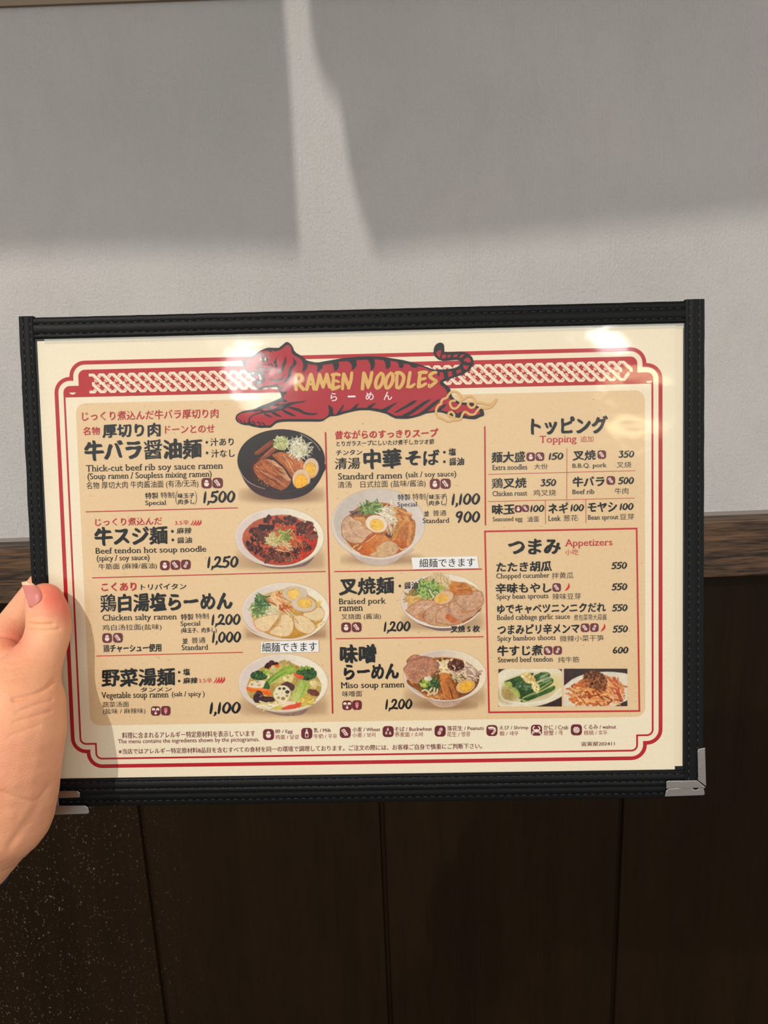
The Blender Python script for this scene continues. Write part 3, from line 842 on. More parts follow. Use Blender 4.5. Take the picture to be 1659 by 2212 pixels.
T('dish_note', B, '鶏チャーシュー使用', 275, 825, 1314, 1392, 'brush')
rule('divider_line', [(209, 1417), (524, 1409)], 2.0, (205, 60, 50))

C_ = Crop(190, 1370, 340)
T('dish_name', C_, '野菜湯麺', 140, 922, 353, 553, 'heavy')
bullets(C_, (962, 400), (962, 493))
T('flavour_choice', C_, '塩', 1003, 1076, 360, 432, 'brush'); T('flavour_choice', C_, '麻辣', 1003, 1156, 453, 522, 'brush')
T('spice_level', C_, '3.5辛', 1168, 1310, 460, 513, 'semi', (205, 60, 50)); chilies(C_, (1338, 1366, 1394, 1422), 484, 64)
T('reading_gloss', C_, 'タンメン', 555, 885, 558, 606, 'mid')
T('english_name', C_, 'Vegetable soup ramen', 140, 850, 605, 692, 'serif')
T('english_name', C_, '(salt / spicy )', 885, 1230, 603, 668, 'serif')
T('chinese_name', C_, '蔬菜汤面', 155, 432, 710, 768, 'thin', (70, 62, 52)); T('chinese_name', C_, '(盐味 / 麻辣味)', 160, 606, 780, 846, 'thin', (70, 62, 52))
icon('grains', C_, 715, 808, 100); icon('sprig', C_, 821, 805, 100)
price(C_, '1,100', 1280, 1613, 707, 840)

D = Crop(690, 910, 370)
T('heading_line', D, '昔ながらのすっきりスープ', 148, 1152, 78, 166, 'brush', RED)
T('heading_line', D, 'とりガラスープにしいたけ煮干しカツオ節', 165, 1112, 180, 234, 'mid')
T('reading_gloss', D, 'チンタン', 160, 415, 276, 328, 'mid')
T('dish_name', D, '清湯', 148, 396, 350, 466, 'mid')
T('dish_name', D, '中華', 425, 800, 262, 464, 'heavy'); T('dish_name', D, 'そば', 830, 1165, 276, 432, 'heavy')
bullets(D, (1210, 300), (1210, 392))
T('flavour_choice', D, '塩', 1250, 1322, 260, 332, 'brush'); T('flavour_choice', D, '醤油', 1255, 1402, 350, 430, 'brush')
T('english_name', D, 'Standard ramen', 180, 803, 497, 560, 'serif'); T('english_name', D, '(salt / soy sauce)', 835, 1325, 486, 554, 'serif')
T('chinese_name', D, '清汤　日式拉面 (盐味/酱油)', 178, 1028, 574, 650, 'thin')
icon('egg', D, 1118, 607, 99); icon('wheat', D, 1222, 605, 99)
T('portion_name', D, '特製', 758, 880, 704, 767, 'mid'); T('portion_name', D, '特制', 900, 1026, 698, 760, 'thin')
parens(D, [(1042, 1055, 692, 828, 'l'), (1217, 1230, 690, 825, 'r')])
T('portion_note', D, '味玉子', 1060, 1225, 706, 756, 'mid'); T('portion_note', D, '肉多し', 1060, 1220, 766, 816, 'mid')
T('portion_name', D, 'Special', 755, 948, 782, 840, 'serif')
price(D, '1,100', 1278, 1557, 693, 812)
T('portion_name', D, '並', 1010, 1060, 866, 922, 'mid'); T('portion_name', D, '普通', 1098, 1228, 860, 916, 'thin')
T('portion_name', D, 'Standard', 1000, 1256, 936, 986, 'serif')
price(D, '900', 1320, 1557, 866, 984)
rule('divider_line', [(703.3, 935), (711, 1240), (718.6, 1540)], 3.4)
rule('divider_line', [(1047.2, 922), (1048.6, 1134)], 3.0)
rule('divider_line', [(723, 1234.7), (1040, 1229.3)], 2.4, (206, 34, 44)); rule('divider_line', [(726, 1379.6), (1043.5, 1375.4)], 2.2, (206, 34, 44))

E_ = Crop(700, 1180, 360)
T('dish_name', E_, '叉焼麺', 145, 697, 303, 488, 'heavy'); bullets(E_, (755, 395))
T('flavour_choice', E_, '醤油', 797, 938, 352, 427, 'brush')
T('english_name', E_, 'Braised pork', 150, 618, 516, 592, 'serif'); T('english_name', E_, 'ramen', 150, 386, 598, 644, 'serif')
T('chinese_name', E_, '叉烧面 (酱油)', 172, 566, 670, 734, 'thin')
icon('egg', E_, 220, 807, 98); icon('wheat', E_, 325, 805, 98)
price(E_, '1,200', 593, 862, 742, 850)
T('dish_note', E_, '叉焼 5 枚', 1258, 1552, 785, 858, 'brush', z=9 * Z1)
T('dish_name', E_, '味噌', 155, 522, 972, 1168, 'heavy'); T('dish_name', E_, 'らーめん', 195, 745, 1168, 1328, 'heavy')
T('english_name', E_, 'Miso soup ramen', 165, 802, 1348, 1428, 'serif'); T('chinese_name', E_, '味噌面', 182, 376, 1438, 1497, 'thin')
icon('grains', E_, 230, 1582, 96); icon('sprig', E_, 328, 1580, 96)
price(E_, '1,200', 608, 880, 1514, 1625)

F_ = Crop(1040, 880, 360)
T('section_heading', F_, 'トッピング', 490, 1260, 88, 268, 'heavy')
T('section_heading', F_, 'Topping', 578, 946, 280, 372, 'serif', (196, 52, 66)); T('section_heading', F_, '追加', 985, 1114, 285, 346, 'thin', (190, 75, 65))
def topping(c, jp, jx0, jx1, jy0, jy1, en, ex0, ex1, ey0, ey1, cn, cx0, cx1, cy0, cy1, pr, px0, px1, py0, py1, icons=()):
    T('topping_name', c, jp, jx0, jx1, jy0, jy1, 'brush')
    T('english_name', c, en, ex0, ex1, ey0, ey1, 'serif'); T('chinese_name', c, cn, cx0, cx1, cy0, cy1, 'thin', (62, 56, 50))
    price(c, pr, px0, px1, py0, py1, w=.20)
    for k, x, y, s in icons: icon(k, c, x, y, s)
topping(F_, '麺大盛', 98, 436, 438, 553, 'Extra noodles', 110, 455, 570, 622, '大份', 523, 660, 560, 616, '150', 668, 816, 447, 523, [('egg', 490, 492, 86), ('wheat', 582, 490, 86)])
topping(F_, '叉焼', 905, 1140, 423, 530, 'B.B.Q. pork', 905, 1248, 556, 612, '叉烧', 1345, 1490, 540, 600, '350', 1362, 1521, 428, 502, [('wheat', 1197, 470, 86)])
topping(F_, '鶏叉焼', 100, 450, 700, 810, 'Chicken roast', 110, 455, 830, 881, '鸡叉烧', 515, 740, 818, 881, '350', 585, 744, 710, 786)
topping(F_, '牛バラ', 905, 1226, 686, 792, 'Beef rib', 905, 1122, 815, 863, '牛肉', 1325, 1462, 800, 863, '500', 1357, 1518, 690, 766, [('wheat', 1287, 727, 86)])
topping(F_, '味玉', 103, 330, 960, 1067, 'Seasoned egg', 112, 408, 1088, 1147, '滷蛋', 455, 572, 1083, 1141, '100', 485, 626, 967, 1043, [('egg', 366, 1010, 70), ('wheat', 438, 1005, 70)])
topping(F_, 'ネギ', 662, 866, 950, 1057, 'Leek', 662, 790, 1078, 1130, '葱花', 815, 958, 1070, 1131, '100', 885, 1021, 960, 1036)
topping(F_, 'モヤシ', 1055, 1350, 943, 1043, 'Bean sprout', 1060, 1362, 1068, 1131, '豆芽', 1375, 1521, 1057, 1117, '100', 1375, 1514, 948, 1024)
for q in ([(67, 667), (1525, 630)], [(67, 937), (1522, 903)], [(850, 407), (848, 915)], [(635, 928), (637, 1158)], [(1038, 918), (1040, 1150)]):
    rule('divider_line', F_.pts(q), 1.3, (200, 84, 66))

G = Crop(1040, 1140, 360)
def box_rule(pts, w):
    p = P2(); pts = pts + [pts[0], pts[1]]
    for a, b in zip(pts[:-2], pts[1:-1]): p.stroke([a, b], w, (202, 40, 48), smooth=False, cap=False)
    for a in pts[:4]: p.poly([(a[0] - w / 2, a[1] - w / 2), (a[0] + w / 2, a[1] - w / 2), (a[0] + w / 2, a[1] + w / 2), (a[0] - w / 2, a[1] + w / 2)], (202, 40, 48), 0)
    p.build('appetizer_frame', PAGE, 4 * Z1)
box_rule([(1047.5, 1148), (1375, 1141.6), (1381, 1535.6), (1056.3, 1538.6)], 3.6)
T('section_heading', G, 'つまみ', 262, 790, 108, 266, 'heavy')
T('section_heading', G, 'Appetizers', 828, 1303, 112, 202, 'serif', (196, 46, 56)); T('section_heading', G, '小吃', 832, 964, 213, 272, 'thin', (190, 60, 60))
def appetizer(jp, jx1, jx0, jy0, jy1, en, ex0, ex1, ey0, ey1, cn, cx0, cx1, cy0, cy1, pr, px0, px1, py0, py1):
    T('appetizer_name', G, jp, jx0, jx1, jy0, jy1, 'brush')
    T('english_name', G, en, ex0, ex1, ey0, ey1, 'serif'); T('chinese_name', G, cn, cx0, cx1, cy0, cy1, 'thin', (62, 56, 50))
    price(G, pr, px0, px1, py0, py1, w=.20)
appetizer('たたき胡瓜', 702, 147, 335, 440, 'Chopped cucumber', 147, 676, 450, 516, '拌黄瓜', 700, 916, 443, 506, '550', 1290, 1449, 338, 412)
appetizer('辛味もやし', 697, 137, 546, 652, 'Spicy bean sprouts', 148, 666, 655, 721, '辣味豆芽', 705, 990, 651, 713, '550', 1293, 1451, 549, 623)
appetizer('ゆでキャベツニンニクだれ', 1237, 155, 753, 850, 'Boiled cabbage garlic sauce', 155, 881, 861, 930, '煮包菜带大蒜酱', 918, 1246, 860, 921, '550', 1297, 1454, 758, 832)
appetizer('つまみピリ辛メンマ', 976, 158, 956, 1060, 'Spicy bamboo shoots', 158, 738, 1070, 1137, '微辣小菜干笋', 778, 1216, 1069, 1131, '550', 1303, 1458, 969, 1043)
appetizer('牛すじ煮', 612, 155, 1166, 1276, 'Stewed beef tendon', 163, 710, 1283, 1336, '炖牛筋', 762, 973, 1283, 1341, '600', 1305, 1463, 1180, 1253)
icon('wheat', G, 748, 594, 86); chilies(G, (852,), 591, 72)
icon('wheat', G, 1030, 995, 86); icon('peanut', G, 1123, 993, 86); chilies(G, (1207,), 995, 72)
icon('wheat', G, 663, 1222, 86); icon('peanut', G, 758, 1220, 86)

H_ = Crop(240, 1540, 410); I_ = Crop(640, 1540, 410); J_ = Crop(1000, 1540, 410)
MR = (122, 44, 52); MR2 = (160, 84, 82)
T('allergen_note', H_, '料理に含まれるアレルギー特定原材料を表示しています', 97, 1258, 160, 214, 'semi', MR)
T('allergen_note', H_, 'The menu contains the ingredients shown by the pictogrames.', 62, 1296, 220, 268, 'sans', MR)
Q_ = Crop(0, 0, 1659)
T('allergen_note', Q_, '※当店ではアレルギー特定原材料8品目を含むすべての食材を同一の環境で調理しております。ご注文の際には、お客様ご自身で慎重にご判断下さい。', 256.5, 1041, 1611, 1623, 'semi', MR)
for c, k, x, y, a, a0, a1, ay, b, b0, b1, by in (
    (H_, 'egg', 1376, 188, '卵 / Egg', 1435, 1587, (141, 183), '鸡蛋 / 달걀', 1435, 1641, (189, 230)),
    (I_, 'milk', 92, 178, '乳 / Milk', 152, 305, (130, 170), '牛奶 / 우유', 152, 356, (181, 222)),
    (I_, 'wheat', 428, 170, '小麦 / Wheat', 490, 733, (122, 163), '小麦 / 보리', 490, 691, (171, 212)),
    (I_, 'buckwheat', 803, 162, 'そば / Buckwheat', 860, 1186, (118, 158), '荞麦面 / 소바', 862, 1110, (165, 208)),
    (I_, 'peanut', 1257, 158, '落花生 / Peanuts', 1317, 1638, (111, 153), '花生 / 땅콩', 1317, 1520, (162, 206)),
    (J_, 'shrimp', 253, 153, 'えび / Shrimp', 318, 571, (108, 151), '蝦 / 새우', 320, 485, (157, 198)),
    (J_, 'crab', 642, 150, 'かに / Crab', 706, 919, (104, 146), '螃蟹 / 게', 706, 868, (150, 195)),
    (J_, 'walnut', 991, 147, 'くるみ / walnut', 1057, 1339, (100, 141), '核桃 / 호두', 1057, 1262, (150, 192))):
    icon(k, c, x, y, 96)
    T('allergen_name', c, a, a0, a1, *ay, 'semi', MR); T('allergen_name', c, b, b0, b1, *by, 'thin', MR2)
T('imprint_line', J_, '宙寅屋202411', 1035, 1326, 249, 288, 'semi', (110, 55, 50))

def sticker(quad, c, text, X0, X1, Y0, Y1):
    p = P2(); p.poly(quad, (246, 244, 244), 0)
    s = p.build('paper_label', MENU, 14 * Z1, 'white paper label stuck on')
    T('label_text', c, text, X0, X1, Y0, Y1, 'semi', (24, 24, 26), parent=s, z=16 * Z1)
sticker(E_.pts([(868, 112), (1522, 97), (1540, 217), (885, 227)]), E_, '細麺できます', 948, 1500, 118, 206)
S2 = Crop(500, 1240, 230)
sticker(S2.pts([(468, 1056), (1357, 1024), (1364, 1207), (460, 1228)]), S2, '細麺できます', 478, 1330, 1060, 1205)

# ------------------------------------------------------------------ the red tiger across the heading
def tiger():
    p = P2(); t1, t2, t3 = Crop(500, 725, 200), Crop(690, 745, 210), Crop(870, 725, 200)
    K, R = BLACK, (178, 27, 44)
    out = t1.pts([(190, 455), (215, 445), (270, 415), (320, 378), (400, 368), (440, 325), (480, 295), (540, 260), (600, 232), (660, 215), (760, 220), (850, 220), (900, 180), (960, 130), (992, 112), (1030, 125), (1075, 165), (1105, 215), (1118, 260), (1160, 310), (1230, 350), (1290, 385), (1340, 440), (1400, 460), (1500, 480), (1570, 480)])
    out += t2.pts([(70, 283), (200, 262), (350, 235), (520, 215), (700, 200), (850, 196), (1000, 200), (1150, 215), (1300, 240)])
    out += t3.pts([(0, 438), (150, 475), (300, 515), (420, 560), (520, 598), (570, 612), (650, 607), (760, 605), (850, 595), (940, 580), (1000, 545), (1035, 510), (1035, 470), (1010, 445), (960, 435), (900, 440), (800, 450), (720, 455), (640, 430), (580, 380), (550, 320), (555, 240), (575, 185), (610, 145), (670, 123), (720, 140), (742, 180), (742, 230), (745, 290), (820, 298), (930, 292), (1040, 288), (1120, 300), (1190, 335), (1245, 390), (1270, 460), (1260, 520), (1215, 600), (1140, 660), (1050, 710), (950, 740), (870, 770), (800, 800), (720, 830), (760, 870), (820, 920), (850, 960), (870, 1020), (870, 1050), (885, 1090), (930, 1140), (1000, 1185), (1040, 1195), (1100, 1200), (1250, 1200), (1290, 1225), (1340, 1265), (1390, 1282), (1430, 1320), (1450, 1360), (1460, 1410), (1445, 1440), (1380, 1460), (1300, 1500), (1200, 1495), (1080, 1480), (950, 1460), (880, 1440), (800, 1410), (700, 1378), (610, 1368), (560, 1375), (420, 1395), (300, 1440), (180, 1475), (90, 1490), (0, 1492)])
    out += t2.pts([(1300, 1258), (1220, 1222), (1150, 1180), (1000, 1140), (850, 1115), (700, 1115), (600, 1130), (450, 1165), (300, 1210), (180, 1220), (130, 1250), (60, 1300), (0, 1310)])
    out += t1.pts([(1400, 1540), (1200, 1540), (1000, 1540), (880, 1548), (800, 1570), (740, 1620), (700, 1650), (600, 1650), (520, 1655), (450, 1640), (380, 1630), (310, 1605), (250, 1605), (170, 1585), (100, 1545), (70, 1490), (85, 1430), (130, 1390), (200, 1355), (300, 1335), (400, 1320), (500, 1270), (600, 1235), (700, 1195), (800, 1155), (880, 1120), (900, 1090), (880, 1040), (850, 990), (830, 940), (800, 920), (700, 935), (600, 935), (570, 955), (520, 985), (460, 960), (420, 915), (400, 880), (392, 830), (400, 800), (372, 760), (340, 720), (310, 690), (270, 655), (245, 610), (235, 570), (200, 510)])
    p.poly(out, K, 0)
    z = 1.2 * Z1
    body = t1.pts([(288, 470), (300, 425), (345, 400), (430, 388), (470, 335), (520, 300), (560, 277), (640, 268), (700, 292), (742, 302), (722, 264), (790, 286), (822, 272), (900, 247), (950, 202), (1000, 166), (1040, 176), (1070, 212), (1075, 270), (1085, 320), (1140, 367), (1210, 397), (1260, 442), (1285, 502), (1285, 570), (1265, 640), (1300, 655), (1330, 620), (1365, 575), (1370, 500), (1440, 522), (1530, 527), (1545, 570), (1530, 655), (1570, 640), (1630, 590)])
    body += t2.pts([(62, 345), (220, 322), (245, 380), (257, 450), (310, 425), (340, 350), (325, 292), (480, 277), (530, 310), (555, 360), (552, 435), (600, 410), (640, 345), (630, 266), (820, 252), (860, 310), (875, 380), (872, 442), (930, 410), (950, 330), (940, 246), (1090, 262), (1125, 310), (1130, 390), (1160, 422), (1215, 370), (1212, 272), (1320, 290), (1350, 330), (1362, 388), (1400, 402), (1435, 380), (1438, 322)])
    body += t3.pts([(120, 515), (140, 550), (190, 580), (255, 575), (265, 545), (330, 555), (430, 592), (520, 632), (605, 655), (625, 700), (655, 738), (660, 690), (652, 655), (722, 655), (742, 770), (680, 800), (655, 850), (680, 890), (740, 930), (780, 980), (800, 1040), (825, 1105), (860, 1150), (950, 1205), (1010, 1235), (1090, 1245), (1200, 1245), (1290, 1290), (1350, 1325), (1385, 1370), (1378, 1405), (1330, 1420), (1250, 1440), (1165, 1455), (1140, 1432), (1050, 1410), (980, 1400), (900, 1340), (850, 1355), (780, 1362), (690, 1340), (620, 1325), (540, 1345), (440, 1362), (300, 1405), (140, 1442), (60, 1442), (0, 1432)])
    body += t2.pts([(1300, 1212), (1200, 1162), (1100, 1112), (1000, 1087), (900, 1077), (700, 1072), (600, 1097), (500, 1112), (380, 1142), (300, 1187), (240, 1187), (170, 1182), (110, 1240), (60, 1265), (0, 1270)])
    body += t1.pts([(1400, 1495), (1000, 1495), (880, 1500), (800, 1515), (740, 1570), (690, 1610), (600, 1610), (450, 1610), (350, 1560), (332, 1505), (350, 1470), (400, 1430), (500, 1402), (600, 1395), (760, 1372), (900, 1335), (1000, 1295), (950, 1250), (960, 1185), (935, 1130), (942, 1075), (900, 1000), (870, 940), (845, 885), (812, 868), (740, 892), (650, 897), (560, 907), (500, 927), (450, 887), (500, 872), (560, 852), (605, 812), (605, 740), (580, 690), (530, 640), (490, 622), (440, 617), (400, 642), (330, 640), (275, 610), (258, 560), (262, 500)])
    p.poly(body, R, z)
    for l in ([(100, 1490), (110, 1440), (170, 1395), (280, 1375), (400, 1365), (540, 1345), (520, 1370), (420, 1400), (350, 1440), (312, 1490), (300, 1560), (240, 1570), (150, 1560)],
              [(550, 1320), (600, 1303), (690, 1330), (590, 1352)], [(680, 1270), (720, 1253), (810, 1265), (910, 1238), (740, 1322)], [(815, 1215), (890, 1178), (960, 1195), (890, 1232)]):
        p.poly(t1.pts(l), R, z)
    z2 = 2.4 * Z1
    for c, ls in ((t1, [
        [(825, 360), (815, 420), (812, 470), (830, 540), (810, 600), (775, 635), (785, 570), (780, 520), (755, 470), (790, 430)],
        [(975, 345), (985, 430), (985, 500), (950, 560), (930, 640), (860, 690), (785, 700), (850, 660), (890, 600), (910, 520), (950, 440)],
        [(1105, 390), (1150, 440), (1170, 500), (1130, 560), (1080, 620), (1080, 680), (1060, 760), (990, 830), (905, 860), (970, 790), (1020, 720), (1020, 640), (1040, 570), (1100, 520), (1115, 460)],
        [(665, 750), (730, 780), (800, 785), (870, 765), (940, 730), (930, 780), (880, 810), (800, 822), (720, 812)],
        [(850, 935), (950, 908), (950, 940), (880, 975)], [(890, 1010), (1008, 1005), (975, 1050), (920, 1070)], [(920, 1130), (980, 1150), (1018, 1192), (920, 1192)],
        [(1358, 1163), (1280, 1200), (1180, 1215), (1090, 1240), (1000, 1290), (900, 1332), (750, 1372), (600, 1392), (510, 1402), (600, 1350), (740, 1330), (880, 1280), (960, 1230), (1050, 1195), (1180, 1185)],
        [(990, 1270), (1120, 1283), (1220, 1308), (1300, 1360), (1400, 1388), (1500, 1390), (1568, 1378), (1500, 1420), (1400, 1427), (1300, 1410), (1200, 1360), (1080, 1322)],
        [(890, 1310), (1000, 1350), (1100, 1400), (1170, 1447), (1080, 1440), (990, 1400), (920, 1360)],
        [(760, 1365), (850, 1410), (917, 1467), (800, 1440), (710, 1385)], [(580, 1390), (680, 1420), (757, 1477), (650, 1450), (590, 1425)],
        [(505, 420), (540, 385), (590, 378), (640, 405), (682, 420), (640, 455), (600, 487), (550, 470)],
        [(190, 455), (240, 428), (292, 420), (290, 460), (265, 495), (240, 575), (200, 510)]]),
        (t2, [[(145, 1020), (200, 1050), (235, 1090), (240, 1190), (200, 1205), (155, 1195), (165, 1110)], [(410, 1015), (415, 1055), (370, 1140), (290, 1200), (285, 1190), (340, 1110), (380, 1060)],
              [(688, 1003), (640, 1050), (645, 1095), (510, 1120), (580, 1060), (640, 1010)], [(978, 993), (920, 1040), (880, 1090), (790, 1085), (860, 1030), (920, 1000)],
              [(1348, 973), (1250, 1050), (1150, 1140), (1040, 1112), (1150, 1060), (1250, 1010)]]),
        (t3, [[(262, 1163), (200, 1220), (100, 1280), (0, 1325), (-100, 1380), (-160, 1385), (-100, 1340), (0, 1280), (100, 1220), (190, 1165)], [(513, 1143), (430, 1210), (300, 1310), (180, 1392), (60, 1465), (-20, 1475), (0, 1420), (120, 1360), (250, 1270), (380, 1180), (470, 1145)],
              [(685, 1133), (600, 1230), (500, 1310), (440, 1365), (300, 1442), (190, 1452), (330, 1370), (430, 1290), (560, 1190), (620, 1150)], [(795, 1228), (740, 1290), (670, 1342), (615, 1365), (640, 1310), (720, 1240)],
              [(1082, 1353), (1060, 1430), (1000, 1475), (945, 1460), (1010, 1380)], [(1385, 1330), (1440, 1330), (1458, 1400), (1430, 1445), (1365, 1455), (1325, 1445), (1380, 1410), (1392, 1370)], [(620, 650), (655, 738), (620, 700), (605, 655)]])):
        for l in ls: p.poly(c.pts(l), K, z2)
    for l, w in (([(440, 580), (520, 610), (620, 662), (672, 650)], 24), ([(480, 540), (560, 580), (650, 597), (722, 585), (738, 545), (712, 510), (660, 525)], 21), ([(480, 500), (540, 522), (620, 520)], 17),
                 ([(490, 352), (560, 330), (645, 362)], 26), ([(378, 1540), (408, 1560), (425, 1625)], 24), ([(470, 1550), (505, 1570), (520, 1625)], 24), ([(557, 1560), (590, 1590), (602, 1622)], 24),
                 ([(140, 1500), (170, 1530), (190, 1580)], 22), ([(225, 1530), (250, 1575)], 20), ([(520, 640), (570, 690), (582, 760), (560, 810)], 12)):
        p.stroke(t1.pts(l), w * t1.k, K, z2)
    z3 = 3.6 * Z1
    for l, c in (([(420, 750), (440, 725), (480, 718), (522, 765), (445, 795)], R), ([(310, 670), (340, 663), (352, 722), (330, 712)], 0), ([(360, 660), (405, 663), (400, 697), (378, 692)], 0), ([(480, 680), (522, 720), (552, 792), (500, 788), (512, 752)], 0),
                 ([(465, 845), (485, 808), (492, 867)], 0), ([(500, 822), (516, 813), (526, 847), (506, 862)], 0), ([(365, 740), (400, 755), (445, 800), (390, 806)], 0), ([(415, 700), (430, 690), (430, 720)], R), ([(420, 835), (448, 815), (440, 860)], R)):
        p.poly(t1.pts(l), (246, 226, 206) if c == 0 else c, z3)
    for x, r in ((530, 16), (610, 14)):
        q = t1(x, 428); p.ell(*q, r * t1.k, 26 * t1.k, (246, 226, 200), z3)
    for l in ([(595, 300), (650, 265), (690, 265), (680, 330), (660, 400), (610, 350)], [(710, 340), (775, 340), (770, 405), (700, 415), (695, 395)], [(800, 350), (862, 345), (850, 390), (797, 400)], [(890, 385), (920, 342), (987, 335), (970, 387)],
              [(1008, 397), (1050, 340), (1112, 340), (1050, 402)], [(1083, 445), (1130, 402), (1190, 390), (1227, 470), (1170, 487)], [(1078, 530), (1190, 545), (1135, 622), (1090, 590)], [(957, 630), (1030, 600), (1057, 650), (970, 692)], [(803, 650), (872, 635), (897, 715), (820, 750)]):
        p.poly(t3.pts(l), R, z)
    p.build('tiger_emblem', PAGE, 7 * Z1, 'red tiger with black stripes leaping across the heading')
    # gold cloud under the hind paw
    q = P2(); gold = (228, 182, 112); w = 40 * t3.k
    for l in ([(800, 1100), (820, 1060), (870, 1010), (930, 1000), (1000, 1030), (1035, 1080), (1045, 1150), (1025, 1230), (960, 1300), (890, 1300), (850, 1240), (850, 1190), (900, 1165), (935, 1170)],
              [(1050, 1145), (1100, 1130), (1150, 1095), (1220, 1085), (1280, 1130), (1295, 1190), (1290, 1260), (1235, 1295), (1185, 1270), (1165, 1215), (1190, 1190)],
              [(800, 1095), (770, 1125), (730, 1135), (690, 1180), (690, 1220), (640, 1250), (600, 1320), (600, 1400), (640, 1460), (720, 1490), (790, 1530), (860, 1530), (910, 1490), (920, 1420), (880, 1370), (825, 1385), (820, 1435), (850, 1450)],
              [(890, 1505), (980, 1510), (1040, 1480), (1080, 1390), (1130, 1370), (1200, 1412), (1280, 1410), (1330, 1350), (1390, 1292), (1480, 1300), (1580, 1270), (1640, 1200), (1675, 1140)],
              [(1300, 1205), (1400, 1200), (1500, 1230), (1600, 1215), (1660, 1160)]):
        q.stroke(t3.pts(l), w, gold)
    q.build('gold_cloud', PAGE, 12.5 * Z1, 'gold outlined cloud curl')
    # RAMEN NOODLES
    n = P2(); L = Crop(490, 720, 570); wl = 21 * L.k
    def s(*pts): n.stroke(L.pts(pts), wl, GOLD)
    s((436, 262, .9), (432, 310, 1), (437, 352, 1.15)); s((436, 262), (462, 262, 1.1), (474, 282, 1.1), (462, 306, 1), (446, 312, .9)); s((448, 312, 1), (464, 332, 1.1), (482, 352, 1.1))
    s((528, 258, .9), (514, 305, 1.05), (503, 352, 1.15)); s((530, 258, .9), (541, 300, 1.1), (549, 350, 1.1)); s((510, 322, .8), (542, 320, .8))
    s((582, 262, .9), (574, 310, 1), (564, 354, .9)); s((584, 260, 1), (594, 300, 1.2), (606, 340, .9)); s((628, 258, .9), (618, 300, 1), (607, 340, .8)); s((630, 258, 1), (638, 300, 1.2), (648, 338, 1.1))
    s((672, 258, .9), (669, 305, 1), (666, 350, 1.2)); s((662, 262, .9), (690, 258, 1), (708, 262, .9)); s((670, 300, .8), (690, 300, .8), (704, 306, .7)); s((668, 348, 1.2), (690, 343, 1.1), (706, 336, 1))
    s((734, 258, .9), (730, 305, 1), (728, 350, .9)); s((736, 258, 1.1), (752, 300, 1.2), (768, 344, .9)); s((786, 250, .9), (780, 300, 1), (766, 346, .9))
    s((860, 252, .9), (856, 305, 1), (853, 349, 1.1)); s((862, 252, 1.1), (878, 298, 1.2), (888, 340, .9)); s((912, 248, 1), (902, 300, 1.1), (888, 342, .9))
    for ox in (0, 62):
        s((970 + ox, 250, .8), (948 + ox, 275, 1), (936 + ox, 315, 1.1), (942 + ox, 344, 1), (962 + ox, 336, 1.05), (980 + ox, 302, 1.1), (982 + ox, 264, 1.1), (968 + ox, 249, .8))
    s((1072, 250, .9), (1068, 300, 1), (1068, 340, 1)); s((1064, 250), (1090, 250, 1.1), (1112, 274, 1.1), (1104, 316, 1.1), (1086, 342, 1), (1068, 342, .9))
    s((1152, 248, 1), (1143, 300, 1), (1138, 334, .9)); s((1132, 338, .7), (1158, 336, 1), (1180, 320, .7))
    s((1216, 246, .9), (1210, 290, 1.1), (1206, 336, 1.2)); s((1208, 250, .9), (1232, 246, 1.1), (1254, 246, 1)); s((1212, 292, .8), (1232, 288, .9), (1248, 284, .8)); s((1208, 336, 1.1), (1230, 330, 1), (1250, 318, .9))
    s((1316, 246, .8), (1296, 250, 1), (1276, 268, 1.1), (1294, 288, 1), (1316, 300, 1), (1300, 318, 1), (1274, 336, .9), (1270, 322, .6))
    n.build('english_title', PAGE, 12.5 * Z1, 'gold lettering on the tiger')
    k2 = Crop(690, 745, 210)
    tp = P2(); wt = (248, 232, 232)
    for ch, x0, x1, y0, y1 in (('ら', 190, 302, 820, 962), ('ー', 484, 616, 866, 898), ('め', 788, 928, 806, 946), ('ん', 1096, 1240, 800, 942)):
        T('', k2, ch, x0, x1, y0, y1, 'bold', wt, p2=tp)
    tp.build('japanese_title', PAGE, 12.5 * Z1, 'white kana on the tiger')
tiger()

